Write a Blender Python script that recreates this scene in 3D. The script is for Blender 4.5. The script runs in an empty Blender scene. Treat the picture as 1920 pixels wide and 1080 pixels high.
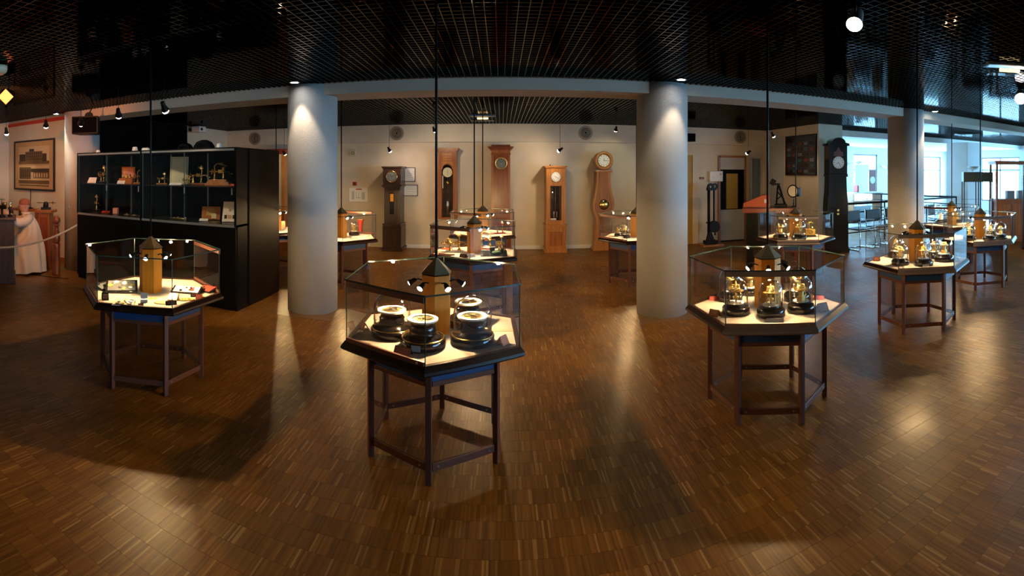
import bpy, bmesh, math, random
from mathutils import Vector, Matrix
random.seed(7)
PI = math.pi
SC = bpy.context.scene
COL = SC.collection
# ------------------------------------------------------------------ camera (cylindrical panorama)
F, X0, Y0, H = 909.5, 940.0, 322.6, 1.7
cd = bpy.data.cameras.new('camera')
cd.type = 'PANO'; cd.panorama_type = 'CENTRAL_CYLINDRICAL'
cd.central_cylindrical_range_u_min = -X0 / F
cd.central_cylindrical_range_u_max = (1920 - X0) / F
cd.central_cylindrical_range_v_min = (Y0 - 1080) / F
cd.central_cylindrical_range_v_max = Y0 / F
cd.central_cylindrical_radius = 1.0
cd.clip_start = 0.05
cam = bpy.data.objects.new('camera', cd); COL.objects.link(cam)
cam.location = (0, 0, H); cam.rotation_euler = (PI / 2, 0, 0)
SC.camera = cam
# ------------------------------------------------------------------ world: overcast daylight outside the windows
W = bpy.data.worlds.new('overcast_sky'); SC.world = W; W.use_nodes = True
bg = W.node_tree.nodes['Background']
bg.inputs[0].default_value = (0.30, 0.66, 1.0, 1); bg.inputs[1].default_value = 23.0
# ------------------------------------------------------------------ exposure and render quality
vs = SC.view_settings
vs.view_transform = 'Standard'; vs.look = 'None'; vs.gamma = 1.0; vs.use_curve_mapping = False
vs.exposure = 0.45
SC.cycles.max_bounces = 7; SC.cycles.diffuse_bounces = 3; SC.cycles.glossy_bounces = 4
SC.cycles.transmission_bounces = 4; SC.cycles.transparent_max_bounces = 28
SC.cycles.use_denoising = True; SC.cycles.caustics_reflective = False; SC.cycles.caustics_refractive = False
SC.cycles.sample_clamp_indirect = 3.0
CASE_W = 25.0          # halogen lamps inside the display cases (W each)
WALL_W = 14.0         # hanging spots of the back wall
ZC = 2.75             # underside of the grid ceiling

# ------------------------------------------------------------------ helpers
def az(x): return (x - X0) / F
def at_d(x, y, d): a = az(x); return Vector((d * math.sin(a), d * math.cos(a), H + (Y0 - y) / F * d))
def on_z(x, y, z): return at_d(x, y, (z - H) * F / (Y0 - y))
def on_Y(x, y, Yp): return at_d(x, y, Yp / math.cos(az(x)))

class MB:
    def __init__(s): s.v = []; s.f = []; s.sm = []
    def add(s, vs_, fs, smooth=False):
        b = len(s.v); s.v += [tuple(p) for p in vs_]
        s.f += [tuple(b + i for i in f) for f in fs]; s.sm += [smooth] * len(fs); return s
    def box(s, c, d, rz=0.0, M=None):
        x, y, z = d[0] / 2, d[1] / 2, d[2] / 2
        vv = [Vector((i * x, j * y, k * z)) for k in (-1, 1) for j in (-1, 1) for i in (-1, 1)]
        R = M if M is not None else Matrix.Rotation(rz, 3, 'Z')
        vv = [R @ p + Vector(c) for p in vv]
        return s.add(vv, [(0, 2, 3, 1), (4, 5, 7, 6), (0, 1, 5, 4), (2, 6, 7, 3), (0, 4, 6, 2), (1, 3, 7, 5)])
    def b2(s, x0, x1, y0, y1, z0, z1):
        return s.box(((x0 + x1) / 2, (y0 + y1) / 2, (z0 + z1) / 2), (abs(x1 - x0), abs(y1 - y0), abs(z1 - z0)))
    def prism(s, poly, z0, z1, top=None, smooth=False):
        n = len(poly); top = top or poly
        vv = [(x, y, z0) for x, y in poly] + [(x, y, z1) for x, y in top]
        s.add(vv[:n] + vv[n:], [(i, (i + 1) % n, n + (i + 1) % n, n + i) for i in range(n)], smooth)
        return s.add(vv, [tuple(range(n - 1, -1, -1)), tuple(range(n, 2 * n))])
    def slab(s, poly, y0, y1):
        """outline in x,z extruded along y"""
        n = len(poly)
        vv = [(x, y0, z) for x, z in poly] + [(x, y1, z) for x, z in poly]
        s.add(vv, [(i, (i + 1) % n, n + (i + 1) % n, n + i) for i in range(n)])
        return s.add(vv, [tuple(range(n - 1, -1, -1)), tuple(range(n, 2 * n))])
    def lathe(s, prof, n=24, c=(0, 0, 0), M=None, smooth=True, a0=0.0):
        vv = []; fs = []
        M = M or Matrix.Identity(3)
        for r, z in prof:
            for k in range(n):
                a = a0 + 2 * PI * k / n
                vv.append(M @ Vector((r * math.cos(a), r * math.sin(a), z)) + Vector(c))
        for j in range(len(prof) - 1):
            for k in range(n):
                k2 = (k + 1) % n
                fs.append((j * n + k, j * n + k2, (j + 1) * n + k2, (j + 1) * n + k))
        b = len(s.v); s.add(vv, fs, smooth)
        m = len(prof) - 1
        s.f += [tuple(b + k for k in range(n - 1, -1, -1)), tuple(b + m * n + k for k in range(n))]; s.sm += [False, False]
        return s
    def tube(s, pts, r, n=8, smooth=True):
        pts = [Vector(p) for p in pts]; m = len(pts); vv = []; fs = []
        rr = r if isinstance(r, (list, tuple)) else [r] * m
        up = None
        for i, p in enumerate(pts):
            t = (pts[min(i + 1, m - 1)] - pts[max(i - 1, 0)]).normalized()
            if up is None:
                up = Vector((0, 0, 1)) if abs(t.z) < .9 else Vector((1, 0, 0))
            u = (up - t * up.dot(t)).normalized(); w = t.cross(u); up = u
            for k in range(n):
                a = 2 * PI * k / n
                vv.append(p + (u * math.cos(a) + w * math.sin(a)) * rr[i])
        for i in range(m - 1):
            for k in range(n):
                k2 = (k + 1) % n; fs.append((i * n + k, i * n + k2, (i + 1) * n + k2, (i + 1) * n + k))
        b = len(s.v); s.add(vv, fs, smooth)
        s.f += [tuple(b + k for k in range(n - 1, -1, -1)), tuple(b + (m - 1) * n + k for k in range(n))]; s.sm += [False, False]
        return s
    def cyl(s, p0, p1, r, n=14, r1=None): return s.tube([p0, p1], [r, r if r1 is None else r1], n)
    def torus(s, c, R, r, n=28, m=8, M=None, arc=2 * PI):
        M = M or Matrix.Identity(3); vv = []; fs = []
        full = abs(arc - 2 * PI) < 1e-6; N = n if full else n + 1
        for i in range(N):
            a = arc * i / n
            for j in range(m):
                b = 2 * PI * j / m; q = R + r * math.cos(b)
                vv.append(M @ Vector((q * math.cos(a), q * math.sin(a), r * math.sin(b))) + Vector(c))
        for i in range(n):
            i2 = (i + 1) % N
            for j in range(m):
                j2 = (j + 1) % m; fs.append((i * m + j, i2 * m + j, i2 * m + j2, i * m + j2))
        return s.add(vv, fs, True)
    def ring(s, c, r0, r1, h, n=32, M=None):
        """flat washer"""
        M = M or Matrix.Identity(3); vv = []; fs = []
        for k in range(n):
            a = 2 * PI * k / n
            for r, z in ((r0, 0), (r1, 0), (r1, h), (r0, h)):
                vv.append(M @ Vector((r * math.cos(a), r * math.sin(a), z)) + Vector(c))
        for k in range(n):
            k2 = (k + 1) % n
            for j in range(4):
                j2 = (j + 1) % 4; fs.append((k * 4 + j, k2 * 4 + j, k2 * 4 + j2, k * 4 + j2))
        return s.add(vv, fs, False)
    def build(s, name, mat, parent=None, loc=None, rz=0.0, bevel=0.0, seg=2):
        me = bpy.data.meshes.new(name); me.from_pydata(s.v, [], s.f)
        me.polygons.foreach_set('use_smooth', s.sm)
        bm = bmesh.new(); bm.from_mesh(me); bmesh.ops.recalc_face_normals(bm, faces=bm.faces[:]); bm.to_mesh(me); bm.free()
        me.materials.append(MAT[mat] if isinstance(mat, str) else mat); me.update()
        o = bpy.data.objects.new(name, me); COL.objects.link(o)
        if parent: o.parent = parent
        if loc is not None: o.location = loc
        o.rotation_euler = (0, 0, rz)
        if bevel:
            m = o.modifiers.new('edge_bevel', 'BEVEL'); m.width = bevel; m.segments = seg; m.limit_method = 'ANGLE'; m.angle_limit = 0.7
        return o
def hexa(R, a0=0.0): return [(R * math.cos(a0 + k * PI / 3), R * math.sin(a0 + k * PI / 3)) for k in range(6)]
def tag(o, label=None, cat=None, group=None, kind=None):
    for k, v in (('label', label), ('category', cat), ('group', group), ('kind', kind)):
        if v: o[k] = v
    return o
def thing(name, label, cat, loc=(0, 0, 0), rz=0.0, group=None):
    o = bpy.data.objects.new(name, None); COL.objects.link(o); o.empty_display_size = .05
    o.location = loc; o.rotation_euler = (0, 0, rz); return tag(o, label, cat, group)
KIDS = {}
def copy_tree(o, parent=None):
    c = o.copy(); COL.objects.link(c)
    if parent: c.parent = parent
    for ch in [x for x in bpy.data.objects if x.parent is o] if o.name not in KIDS else KIDS[o.name]:
        copy_tree(ch, c)
    return c
def freeze(o):
    """remember the parts of a prototype, so that copying needs no search"""
    ch = [x for x in bpy.data.objects if x.parent is o]; KIDS[o.name] = ch
    for x in ch: freeze(x)
def struct(name, mb, mat, parent=None, bevel=0.0):
    o = mb.build(name, mat, parent, bevel=bevel)
    if not parent: o['kind'] = 'structure'
    return o
def aim(o, frm, to):
    o.location = frm; o.rotation_euler = (Vector(to) - Vector(frm)).to_track_quat('-Z', 'Y').to_euler()
def spot(name, frm, to, w, col, deg=70, blend=.5, rad=.02, parent=None):
    L = bpy.data.lights.new(name, 'SPOT'); L.energy = w; L.color = col; L.spot_size = math.radians(deg); L.spot_blend = blend; L.shadow_soft_size = rad
    o = bpy.data.objects.new(name, L); COL.objects.link(o); aim(o, frm, to)
    if parent: o.parent = parent
    return o
def Raim(d):
    """matrix whose z axis points along d"""
    return Vector(d).to_track_quat('Z', 'Y').to_matrix()

# ------------------------------------------------------------------ materials (all procedural)
MAT = {}
def mk(name):
    m = bpy.data.materials.new(name); m.use_nodes = True; MAT[name] = m
    return m, m.node_tree.nodes, m.node_tree.links, m.node_tree.nodes['Principled BSDF']
def plain(name, col, rough=.5, metal=0.0, spec=.5, bump=0.0, bscale=60, var=0.0, coat=0.0):
    m, N, L, B = mk(name)
    B.inputs['Base Color'].default_value = (*col, 1); B.inputs['Roughness'].default_value = rough
    B.inputs['Metallic'].default_value = metal; B.inputs['Specular IOR Level'].default_value = spec
    B.inputs['Coat Weight'].default_value = coat
    if bump or var:
        tc = N.new('ShaderNodeTexCoord'); nz = N.new('ShaderNodeTexNoise'); nz.inputs['Scale'].default_value = bscale; nz.inputs['Detail'].default_value = 4
        L.new(tc.outputs['Object'], nz.inputs['Vector'])
        if bump:
            bp = N.new('ShaderNodeBump'); bp.inputs['Strength'].default_value = bump; bp.inputs['Distance'].default_value = .01
            L.new(nz.outputs['Fac'], bp.inputs['Height']); L.new(bp.outputs[0], B.inputs['Normal'])
        if var:
            n2 = N.new('ShaderNodeTexNoise'); n2.inputs['Scale'].default_value = 2.5; n2.inputs['Detail'].default_value = 5
            L.new(tc.outputs['Object'], n2.inputs['Vector'])
            r = N.new('ShaderNodeValToRGB'); r.color_ramp.elements[0].position = .3; r.color_ramp.elements[1].position = .7
            r.color_ramp.elements[0].color = (*[c * (1 - var) for c in col], 1); r.color_ramp.elements[1].color = (*[min(1, c * (1 + var)) for c in col], 1)
            L.new(n2.outputs['Fac'], r.inputs[0]); L.new(r.outputs[0], B.inputs['Base Color'])
    return m
def wood(name, c0, c1, rough=.35, scale=1.0, axis='Z', coat=.15):
    m, N, L, B = mk(name)
    tc = N.new('ShaderNodeTexCoord'); mp = N.new('ShaderNodeMapping')
    s = [38 * scale] * 3; s['XYZ'.index(axis)] = 2.2 * scale; mp.inputs['Scale'].default_value = s
    nz = N.new('ShaderNodeTexNoise'); nz.inputs['Scale'].default_value = 1.0; nz.inputs['Detail'].default_value = 6; nz.inputs['Distortion'].default_value = .6
    r = N.new('ShaderNodeValToRGB'); r.color_ramp.elements[0].position = .3; r.color_ramp.elements[1].position = .72
    r.color_ramp.elements[0].color = (*c0, 1); r.color_ramp.elements[1].color = (*c1, 1)
    L.new(tc.outputs['Object'], mp.inputs[0]); L.new(mp.outputs[0], nz.inputs['Vector']); L.new(nz.outputs['Fac'], r.inputs[0]); L.new(r.outputs[0], B.inputs['Base Color'])
    B.inputs['Roughness'].default_value = rough; B.inputs['Coat Weight'].default_value = coat; B.inputs['Coat Roughness'].default_value = .25
    return m
def glass(name, tint=(1, 1, 1), boost=1.6, rough=0.0):
    """thin clear sheet: Fresnel mirror on its outer faces, clear otherwise"""
    m, N, L, B = mk(name); N.remove(B); out = N['Material Output']
    tr = N.new('ShaderNodeBsdfTransparent'); tr.inputs[0].default_value = (*tint, 1)
    gl = N.new('ShaderNodeBsdfGlossy'); gl.inputs['Roughness'].default_value = rough
    fr = N.new('ShaderNodeFresnel'); fr.inputs[0].default_value = 1.5
    ge = N.new('ShaderNodeNewGeometry'); inv = N.new('ShaderNodeMath'); inv.operation = 'SUBTRACT'; inv.inputs[0].default_value = 1
    mu = N.new('ShaderNodeMath'); mu.operation = 'MULTIPLY'; m2 = N.new('ShaderNodeMath'); m2.operation = 'MULTIPLY'; m2.inputs[1].default_value = boost; m2.use_clamp = True
    mx = N.new('ShaderNodeMixShader')
    L.new(ge.outputs['Backfacing'], inv.inputs[1]); L.new(fr.outputs[0], mu.inputs[0]); L.new(inv.outputs[0], mu.inputs[1]); L.new(mu.outputs[0], m2.inputs[0])
    L.new(m2.outputs[0], mx.inputs[0]); L.new(tr.outputs[0], mx.inputs[1]); L.new(gl.outputs[0], mx.inputs[2]); L.new(mx.outputs[0], out.inputs[0])
    return m
def emit(name, col, st):
    m, N, L, B = mk(name)
    B.inputs['Base Color'].default_value = (*col, 1); B.inputs['Emission Color'].default_value = (*col, 1); B.inputs['Emission Strength'].default_value = st
    return m

plain('plaster', (.66, .57, .44), .85, bump=.12, bscale=90, var=.06)
plain('plaster_white', (.80, .81, .80), .8, bump=.05, bscale=90, var=.03)
plain('column_plaster', (.43, .43, .43), .8, bump=.55, bscale=42, var=.05)
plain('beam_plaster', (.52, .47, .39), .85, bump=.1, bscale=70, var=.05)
plain('skirting_white', (.78, .79, .80), .5)
plain('slat_black', (.002, .002, .0022), .07, spec=.15)
plain('void_black', (.004, .004, .004), .9, spec=.1)
plain('cabinet_black', (.003, .003, .0033), .45, spec=.12)
plain('curtain_black', (.003, .003, .0035), .95, spec=.04)
plain('shelf_black', (.02, .022, .02), .25)
plain('aluminium', (.62, .60, .57), .32, .85)
plain('chrome', (.8, .8, .82), .12, 1.0)
plain('steel', (.5, .5, .5), .3, 1.0)
plain('iron', (.006, .006, .007), .5, .1, spec=.25)
plain('brass', (.86, .58, .17), .22, 1.0)
plain('gold', (.95, .66, .2), .3, .9)
plain('bronze', (.34, .25, .14), .42, .5, var=.12)
plain('frame_brown', (.145, .055, .036), .40, .25, spec=.4, var=.08)
plain('door_metal_lit', (.36, .29, .26), .35, .6)  # paler stand-in for the frame metal, reflected light put into its colour
plain('moulding_dark', (.022, .009, .006), .30, spec=.14)
plain('panel_blue', (.006, .045, .15), .5)
plain('gilt', (.42, .34, .07), .55, .15)
plain('felt_white', (.40, .37, .345), .9, bump=.05, bscale=300)
plain('lacquer_black', (.008, .008, .010), .16, spec=.6, coat=.5)
plain('enamel_white', (.82, .80, .74), .3)
plain('enamel_cream', (.66, .62, .42), .35)
plain('dial_grey', (.16, .18, .19), .35, .4)
plain('ink', (.012, .010, .012), .6)
plain('paper', (.80, .78, .72), .8)
plain('paper_cream', (.62, .58, .36), .8)
plain('card_red', (.42, .035, .018), .6)
plain('card_maroon', (.13, .028, .022), .55)
plain('card_pink', (.62, .30, .22), .7)
plain('velvet_green', (.02, .07, .035), .9)
plain('leather_black', (.012, .013, .015), .45)
plain('rope', (.50, .45, .36), .9, bump=.8, bscale=120)
plain('coat_cloth', (.74, .69, .58), .9, bump=.15, bscale=40, var=.07)
plain('skin', (.62, .30, .18), .6)
plain('cap_red', (.36, .12, .06), .8)
plain('desk_red', (.20, .030, .012), .35, coat=.2)
plain('red_box', (.52, .085, .02), .5)
plain('teal_metal', (.05, .10, .12), .4, .3)
plain('panel_grey', (.48, .50, .50), .6, var=.05)
plain('panel_blue_grey', (.16, .23, .28), .3)
plain('panel_yellow', (.42, .27, .045), .6)
plain('window_white', (.82, .84, .85), .45)
plain('lino_grey', (.46, .44, .42), .35, var=.06)
plain('plastic_white', (.78, .76, .72), .4)
plain('vent_bronze', (.30, .24, .17), .5, .2)
plain('red_line', (.5, .05, .02), .6)
plain('print_paper', (.50, .30, .13), .8, var=.1)
plain('print_sepia', (.16, .085, .035), .85, var=.25)
plain('print_dark', (.055, .035, .02), .85)
plain('print_light', (.62, .42, .22), .85)
plain('lime_green', (.35, .42, .05), .6)
wood('amber_wood', (.78, .27, .010), (.92, .38, .022), .5, coat=0)
wood('oak_red', (.20, .055, .014), (.38, .125, .030), .32)
wood('oak_honey', (.30, .105, .022), (.50, .205, .050), .32)
wood('mahogany', (.13, .028, .012), (.26, .065, .022), .28)
wood('cabinet_end', (.006, .0035, .0025), (.014, .007, .005), .5, coat=0.0)
wood('walnut_dark', (.016, .006, .004), (.040, .013, .007), .3)
wood('bench_wood', (.030, .014, .009), (.075, .033, .018), .45)
wood('post_wood', (.13, .035, .014), (.27, .080, .030), .28, axis='Z')
wood('platform_wood', (.16, .07, .022), (.30, .15, .05), .35, axis='X')
wood('cabinet_wood', (.26, .09, .025), (.42, .17, .05), .4)
wood('inlay_wood', (.15, .075, .028), (.25, .13, .05), .4, axis='X')
glass('clear_glass', boost=2.2)
plain('glass_edge', (.03, .06, .055), .12, spec=.8)
glass('dome_glass', boost=4.0)
glass('cabinet_glass', boost=.8)
glass('side_glass', tint=(.86, .84, .84), boost=1.5)
glass('window_glass', tint=(.96, .99, 1), boost=1.0)
emit('bulb', (1.0, .86, .62), 60)
emit('bulb_white', (1.0, .93, .85), 40)
emit('bulb_orange', (1.0, .22, .05), 3.0)
emit('bulb_pink', (1.0, .72, .58), 30)
emit('emergency_glow', (1.0, .62, .25), 2.5)
# parquet: every narrow upright strip has its own tone
def parquet():
    m, N, L, B = mk('parquet')
    ge = N.new('ShaderNodeNewGeometry'); sp = N.new('ShaderNodeSeparateXYZ'); L.new(ge.outputs['Position'], sp.inputs[0])
    def mth(op, a, b=None):
        n = N.new('ShaderNodeMath'); n.operation = op
        for i, q in enumerate((a, b)):
            if q is None: continue
            if isinstance(q, (int, float)): n.inputs[i].default_value = q
            else: L.new(q, n.inputs[i])
        return n.outputs[0]
    row = mth('FLOOR', mth('DIVIDE', sp.outputs[1], .118))
    wn0 = N.new('ShaderNodeTexWhiteNoise'); wn0.noise_dimensions = '1D'; L.new(row, wn0.inputs['W'])
    u = mth('ADD', mth('DIVIDE', sp.outputs[0], .0096), mth('MULTIPLY', wn0.outputs[0], 7.0))
    st = mth('FLOOR', u)
    cv = N.new('ShaderNodeCombineXYZ'); L.new(st, cv.inputs[0]); L.new(row, cv.inputs[1])
    wn = N.new('ShaderNodeTexWhiteNoise'); wn.noise_dimensions = '2D'; L.new(cv.outputs[0], wn.inputs['Vector'])
    r = N.new('ShaderNodeValToRGB'); e = r.color_ramp.elements
    e[0].position = 0; e[0].color = (.140, .054, .007, 1); e[1].position = 1; e[1].color = (.38, .21, .075, 1)
    for p, c in ((.25, (.18, .072, .009)), (.70, (.21, .088, .012)), (.90, (.24, .106, .017)), (.96, (.31, .155, .042))):
        q = e.new(p); q.color = (*c, 1)
    L.new(wn.outputs[0], r.inputs[0])
    # blocks of strips differ as a whole, long soft grain
    cb = N.new('ShaderNodeCombineXYZ'); L.new(mth('FLOOR', mth('DIVIDE', u, 10.5)), cb.inputs[0]); L.new(row, cb.inputs[1])
    wb = N.new('ShaderNodeTexWhiteNoise'); wb.noise_dimensions = '2D'; L.new(cb.outputs[0], wb.inputs['Vector'])
    mp = N.new('ShaderNodeMapping'); mp.inputs['Scale'].default_value = (420, 14, 1); L.new(ge.outputs['Position'], mp.inputs[0])
    nz = N.new('ShaderNodeTexNoise'); nz.inputs['Scale'].default_value = 1; nz.inputs['Detail'].default_value = 3; L.new(mp.outputs[0], nz.inputs['Vector'])
    br = mth('MULTIPLY', mth('ADD', mth('MULTIPLY', wb.outputs[0], .28), .86), mth('ADD', mth('MULTIPLY', nz.outputs['Fac'], .7), .65))
    mx = N.new('ShaderNodeVectorMath'); mx.operation = 'SCALE'; L.new(r.outputs[0], mx.inputs[0]); L.new(br, mx.inputs['Scale'])
    L.new(mx.outputs[0], B.inputs['Base Color'])
    # worn varnish
    n2 = N.new('ShaderNodeTexNoise'); n2.inputs['Scale'].default_value = 1.7; n2.inputs['Detail'].default_value = 6; L.new(ge.outputs['Position'], n2.inputs['Vector'])
    rr = N.new('ShaderNodeMapRange'); rr.inputs['From Min'].default_value = .3; rr.inputs['From Max'].default_value = .7; rr.inputs['To Min'].default_value = .30; rr.inputs['To Max'].default_value = .46
    L.new(n2.outputs['Fac'], rr.inputs['Value']); L.new(rr.outputs[0], B.inputs['Roughness'])
    fr = mth('FRACT', u); ed = mth('LESS_THAN', fr, .07)
    h = mth('SUBTRACT', mth('ADD', mth('MULTIPLY', wn.outputs[0], .5), mth('MULTIPLY', nz.outputs['Fac'], .5)), ed)
    bp = N.new('ShaderNodeBump'); bp.inputs['Strength'].default_value = .22; bp.inputs['Distance'].default_value = .0012; L.new(h, bp.inputs['Height']); L.new(bp.outputs[0], B.inputs['Normal'])
    B.inputs['Specular IOR Level'].default_value = .24
parquet()
MAT['cabinet_end'].node_tree.nodes['Principled BSDF'].inputs['Specular IOR Level'].default_value = .08

# ------------------------------------------------------------------ the setting
XL, XB, YB = -9.1, -6.7, 10.65       # exhibit wall, left wall of the back bay, back wall
XW = 9.2                              # window wall, to the right behind the picture's edge
HX, HY = 17.0, 13.0                   # far hall
fl = MB().b2(-9.3, 17.2, -5.2, 13.2, -.12, -.012)
floor = struct('floor', fl, 'void_black')
# parquet blocks: rows of upright strips, joints between the blocks
RW, BL, GAP, ZT = .118, .354, .0005, 0.0
blk = []
j0, j1 = int(-2.0 / RW), int(10.7 / RW)
for j in range(j0, j1 + 1):
    off = random.random() * BL; y0 = j * RW
    x0, x1 = -9.1, 9.4
    if y0 > 3.5: x1 = 11.5
    k = 0; x = x0 - off
    while x < x1:
        xa, xb = max(x, x0), min(x + BL, x1)
        if xb - xa > .02: blk.append((xa, xb, y0, y0 + RW, random.random()))
        x += BL
def blk_key(b):
    cx, cy = (b[0] + b[1]) / 2, (b[2] + b[3]) / 2; d = math.hypot(cx, cy); a = math.atan2(cx, cy)
    inview = -1.02 < a < 1.06 and d > 2.06
    return (0 if inview else 1, d)
order = sorted(range(len(blk)), key=lambda i: blk_key(blk[i])); near = set(order[:300])
meshes = {}
stuff = MB()
def block_faces(mb, xa, xb, ya, yb, zt):
    g = GAP / 2; c = .0005
    vv = [(xa + g, ya + g, -.012), (xb - g, ya + g, -.012), (xb - g, yb - g, -.012), (xa + g, yb - g, -.012),
          (xa + g, ya + g, zt - c), (xb - g, ya + g, zt - c), (xb - g, yb - g, zt - c), (xa + g, yb - g, zt - c),
          (xa + g + c, ya + g + c, zt), (xb - g - c, ya + g + c, zt), (xb - g - c, yb - g - c, zt), (xa + g + c, yb - g - c, zt)]
    fs = [(0, 1, 5, 4), (1, 2, 6, 5), (2, 3, 7, 6), (3, 0, 4, 7), (4, 5, 9, 8), (5, 6, 10, 9), (6, 7, 11, 10), (7, 4, 8, 11), (8, 9, 10, 11)]
    mb.add(vv, fs)
for i, b in enumerate(blk):
    zt = -.0003 * b[4]
    if i in near:
        key = round(b[1] - b[0], 4)
        if key not in meshes:
            q = MB(); block_faces(q, 0, b[1] - b[0], 0, RW, 0)
            me = bpy.data.meshes.new('parquet_block'); me.from_pydata(q.v, [], q.f); me.materials.append(MAT['parquet']); meshes[key] = me
        o = bpy.data.objects.new('parquet_block', meshes[key]); COL.objects.link(o); o.parent = floor; o.location = (b[0], b[2], zt)
    else:
        block_faces(stuff, b[0], b[1], b[2], b[3], zt)
me = bpy.data.meshes.new('parquet_remainder'); me.from_pydata(stuff.v, [], stuff.f); me.materials.append(MAT['parquet'])
o = bpy.data.objects.new('parquet_remainder', me); COL.objects.link(o); o.parent = floor; o['kind'] = 'stuff'
MB().b2(-9.1, 9.2, -5.0, j0 * RW, -.012, 0).build('floor_edge', 'parquet', floor)
struct('floor_hall', MB().b2(11.5, 17, 3.6, 13, -.012, 0).b2(7.1, 11.5, (j1 + 1) * RW, 13, -.012, 0), 'lino_grey')

def wallbox(name, x0, x1, y0, y1, z0=0, z1=3.1, mat='plaster'): return struct(name, MB().b2(x0, x1, y0, y1, z0, z1), mat)
wallbox('wall_back', XB - .15, 6.42, YB, YB + .15)
wallbox('wall_bay_left', XB - .15, XB, 5.8, YB)
wallbox('wall_exhibit', XL - .15, XB, 5.65, 5.8)
wallbox('wall_left', XL - .15, XL, -5, 5.65)
wallbox('wall_rear', XL - .15, XW + .15, -5.15, -5)
wallbox('wall_pier', 6.42, 7.1, 8.38, YB + .15)
wallbox('wall_hall_west', 6.95, 7.1, YB + .15, HY, mat='plaster_white')
wallbox('wall_hall_south', XW + .15, HX, 3.45, 3.6, mat='plaster_white')
# bulkhead that carries the round vents
struct('trim_1', MB().b2(XB, 6.42, YB - .10, YB, 2.36, ZC + .02), 'plaster')
# skirting boards
for i, (x0, x1) in enumerate(((-6.7, -2.95), (-2.3, .85), (1.42, 2.0), (2.75, 4.3))):
    struct('baseboard_%s' % ['back_left', 'back_centre', 'back_clocks', 'back_right'][i], MB().b2(x0, x1, YB - .018, YB, .012, .085), 'skirting_white')
struct('baseboard_exhibit', MB().b2(XL, -6.7, 5.632, 5.65, 0, .09), 'oak_red')
struct('trim_2', MB().b2(XL, -6.86, 5.63, 5.65, ZC - .07, ZC), 'red_line')  # red strip paints the floodlight's red fringe along the wall top

# windowed walls: solid strips round real openings
def window_wall(name, axis, pos, a0, a1, wins, z0, z1, th=.15, mat='plaster_white', ztop=3.1, first=1, fmat='window_white', transom=None):
    mb = MB()
    def put(u0, u1, zz0, zz1):
        if u1 - u0 < .001: return
        if axis == 'X': mb.b2(pos, pos + th, u0, u1, zz0, zz1)
        else: mb.b2(u0, u1, pos, pos + th, zz0, zz1)
    put(a0, a1, 0, z0); put(a0, a1, z1, ztop)
    u = a0
    for w0, w1 in wins: put(u, w0, z0, z1); u = w1
    put(u, a1, z0, z1)
    struct(name, mb, mat)
    for i, (w0, w1) in enumerate(wins):
        f = MB(); g = MB(); t = .05; mid = (w0 + w1) / 2; n = max(1, round((w1 - w0) / 1.1))
        def bx(q, u0, u1, zz0, zz1, d0=.04, d1=.10):
            if axis == 'X': q.b2(pos + d0, pos + d1, u0, u1, zz0, zz1)
            else: q.b2(u0, u1, pos + d0, pos + d1, zz0, zz1)
        bx(f, w0, w1, z0, z0 + t); bx(f, w0, w1, z1 - t, z1)
        for k in range(n + 1):
            u = w0 + (w1 - w0) * k / n; uu = min(max(u - t / 2, w0), w1 - t); bx(f, uu, uu + t, z0 + t, z1 - t)
        if transom: bx(f, w0 + t, w1 - t, transom, transom + .06)
        fo = struct('window_%d' % (first + i), f, fmat)
        for k in range(n):
            q = MB(); bx(q, w0 + (w1 - w0) * k / n + t / 2, w0 + (w1 - w0) * (k + 1) / n - t / 2, z0 + t, z1 - t, .065, .073); q.build('pane', 'window_glass', fo)
        L = bpy.data.lights.new('daylight_portal', 'AREA'); L.shape = 'RECTANGLE'; L.size = w1 - w0; L.size_y = z1 - z0; L.cycles.is_portal = True
        p = bpy.data.objects.new('daylight_portal', L); COL.objects.link(p)
        if axis == 'X': aim(p, (pos + .16, mid, (z0 + z1) / 2), (pos - 5, mid, (z0 + z1) / 2))
        else: aim(p, (mid, pos + .16, (z0 + z1) / 2), (mid, pos - 5, (z0 + z1) / 2))
window_wall('wall_windows', 'X', XW, -5, 3.6, [(-2.4, -.9), (.2, 1.6), (1.8, 3.5)], .12, 2.55, first=1)
window_wall('wall_hall_east', 'X', HX, 3.6, HY, [(4.2, 6.4), (6.8, 9.0), (9.35, 11.2), (11.6, 12.7)], .5, 2.3, first=4, fmat='dial_grey', transom=1.75)
window_wall('wall_hall_north', 'Y', HY, 6.95, HX, [(8.6, 10.9), (11.55, 12.75), (15.45, 16.6)], .62, 2.35, first=8, fmat='dial_grey', transom=1.75)

# ---- columns, beam
COLS = [(-6.56, 5.6), (-2.30, 5.61), (1.93, 5.61), (6.15, 5.58)]
for i, (x, y) in enumerate(COLS):
    prof = [(.312, 0), (.312, ZC)]
    c = MB().lathe(prof, 64, (x, y, 0)).build('column', 'column_plaster')
    tag(c, ['round plaster column at the left end of the beam beside the black cabinet', 'round plaster column standing between the black cabinet and the foreground case',
            'round plaster column right of the tall violin shaped clock', 'round plaster column at the right in front of the railing and chairs'][i], 'column', 'round columns under the beam')
    if i in (1, 2):
        struct('trim_%d' % (2 + i), MB().b2(x - .40, x + .40, y - .43, y + .43, 0, .004), 'inlay_wood')
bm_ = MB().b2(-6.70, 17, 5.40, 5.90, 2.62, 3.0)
struct('ceiling_beam', bm_, 'beam_plaster')
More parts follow.
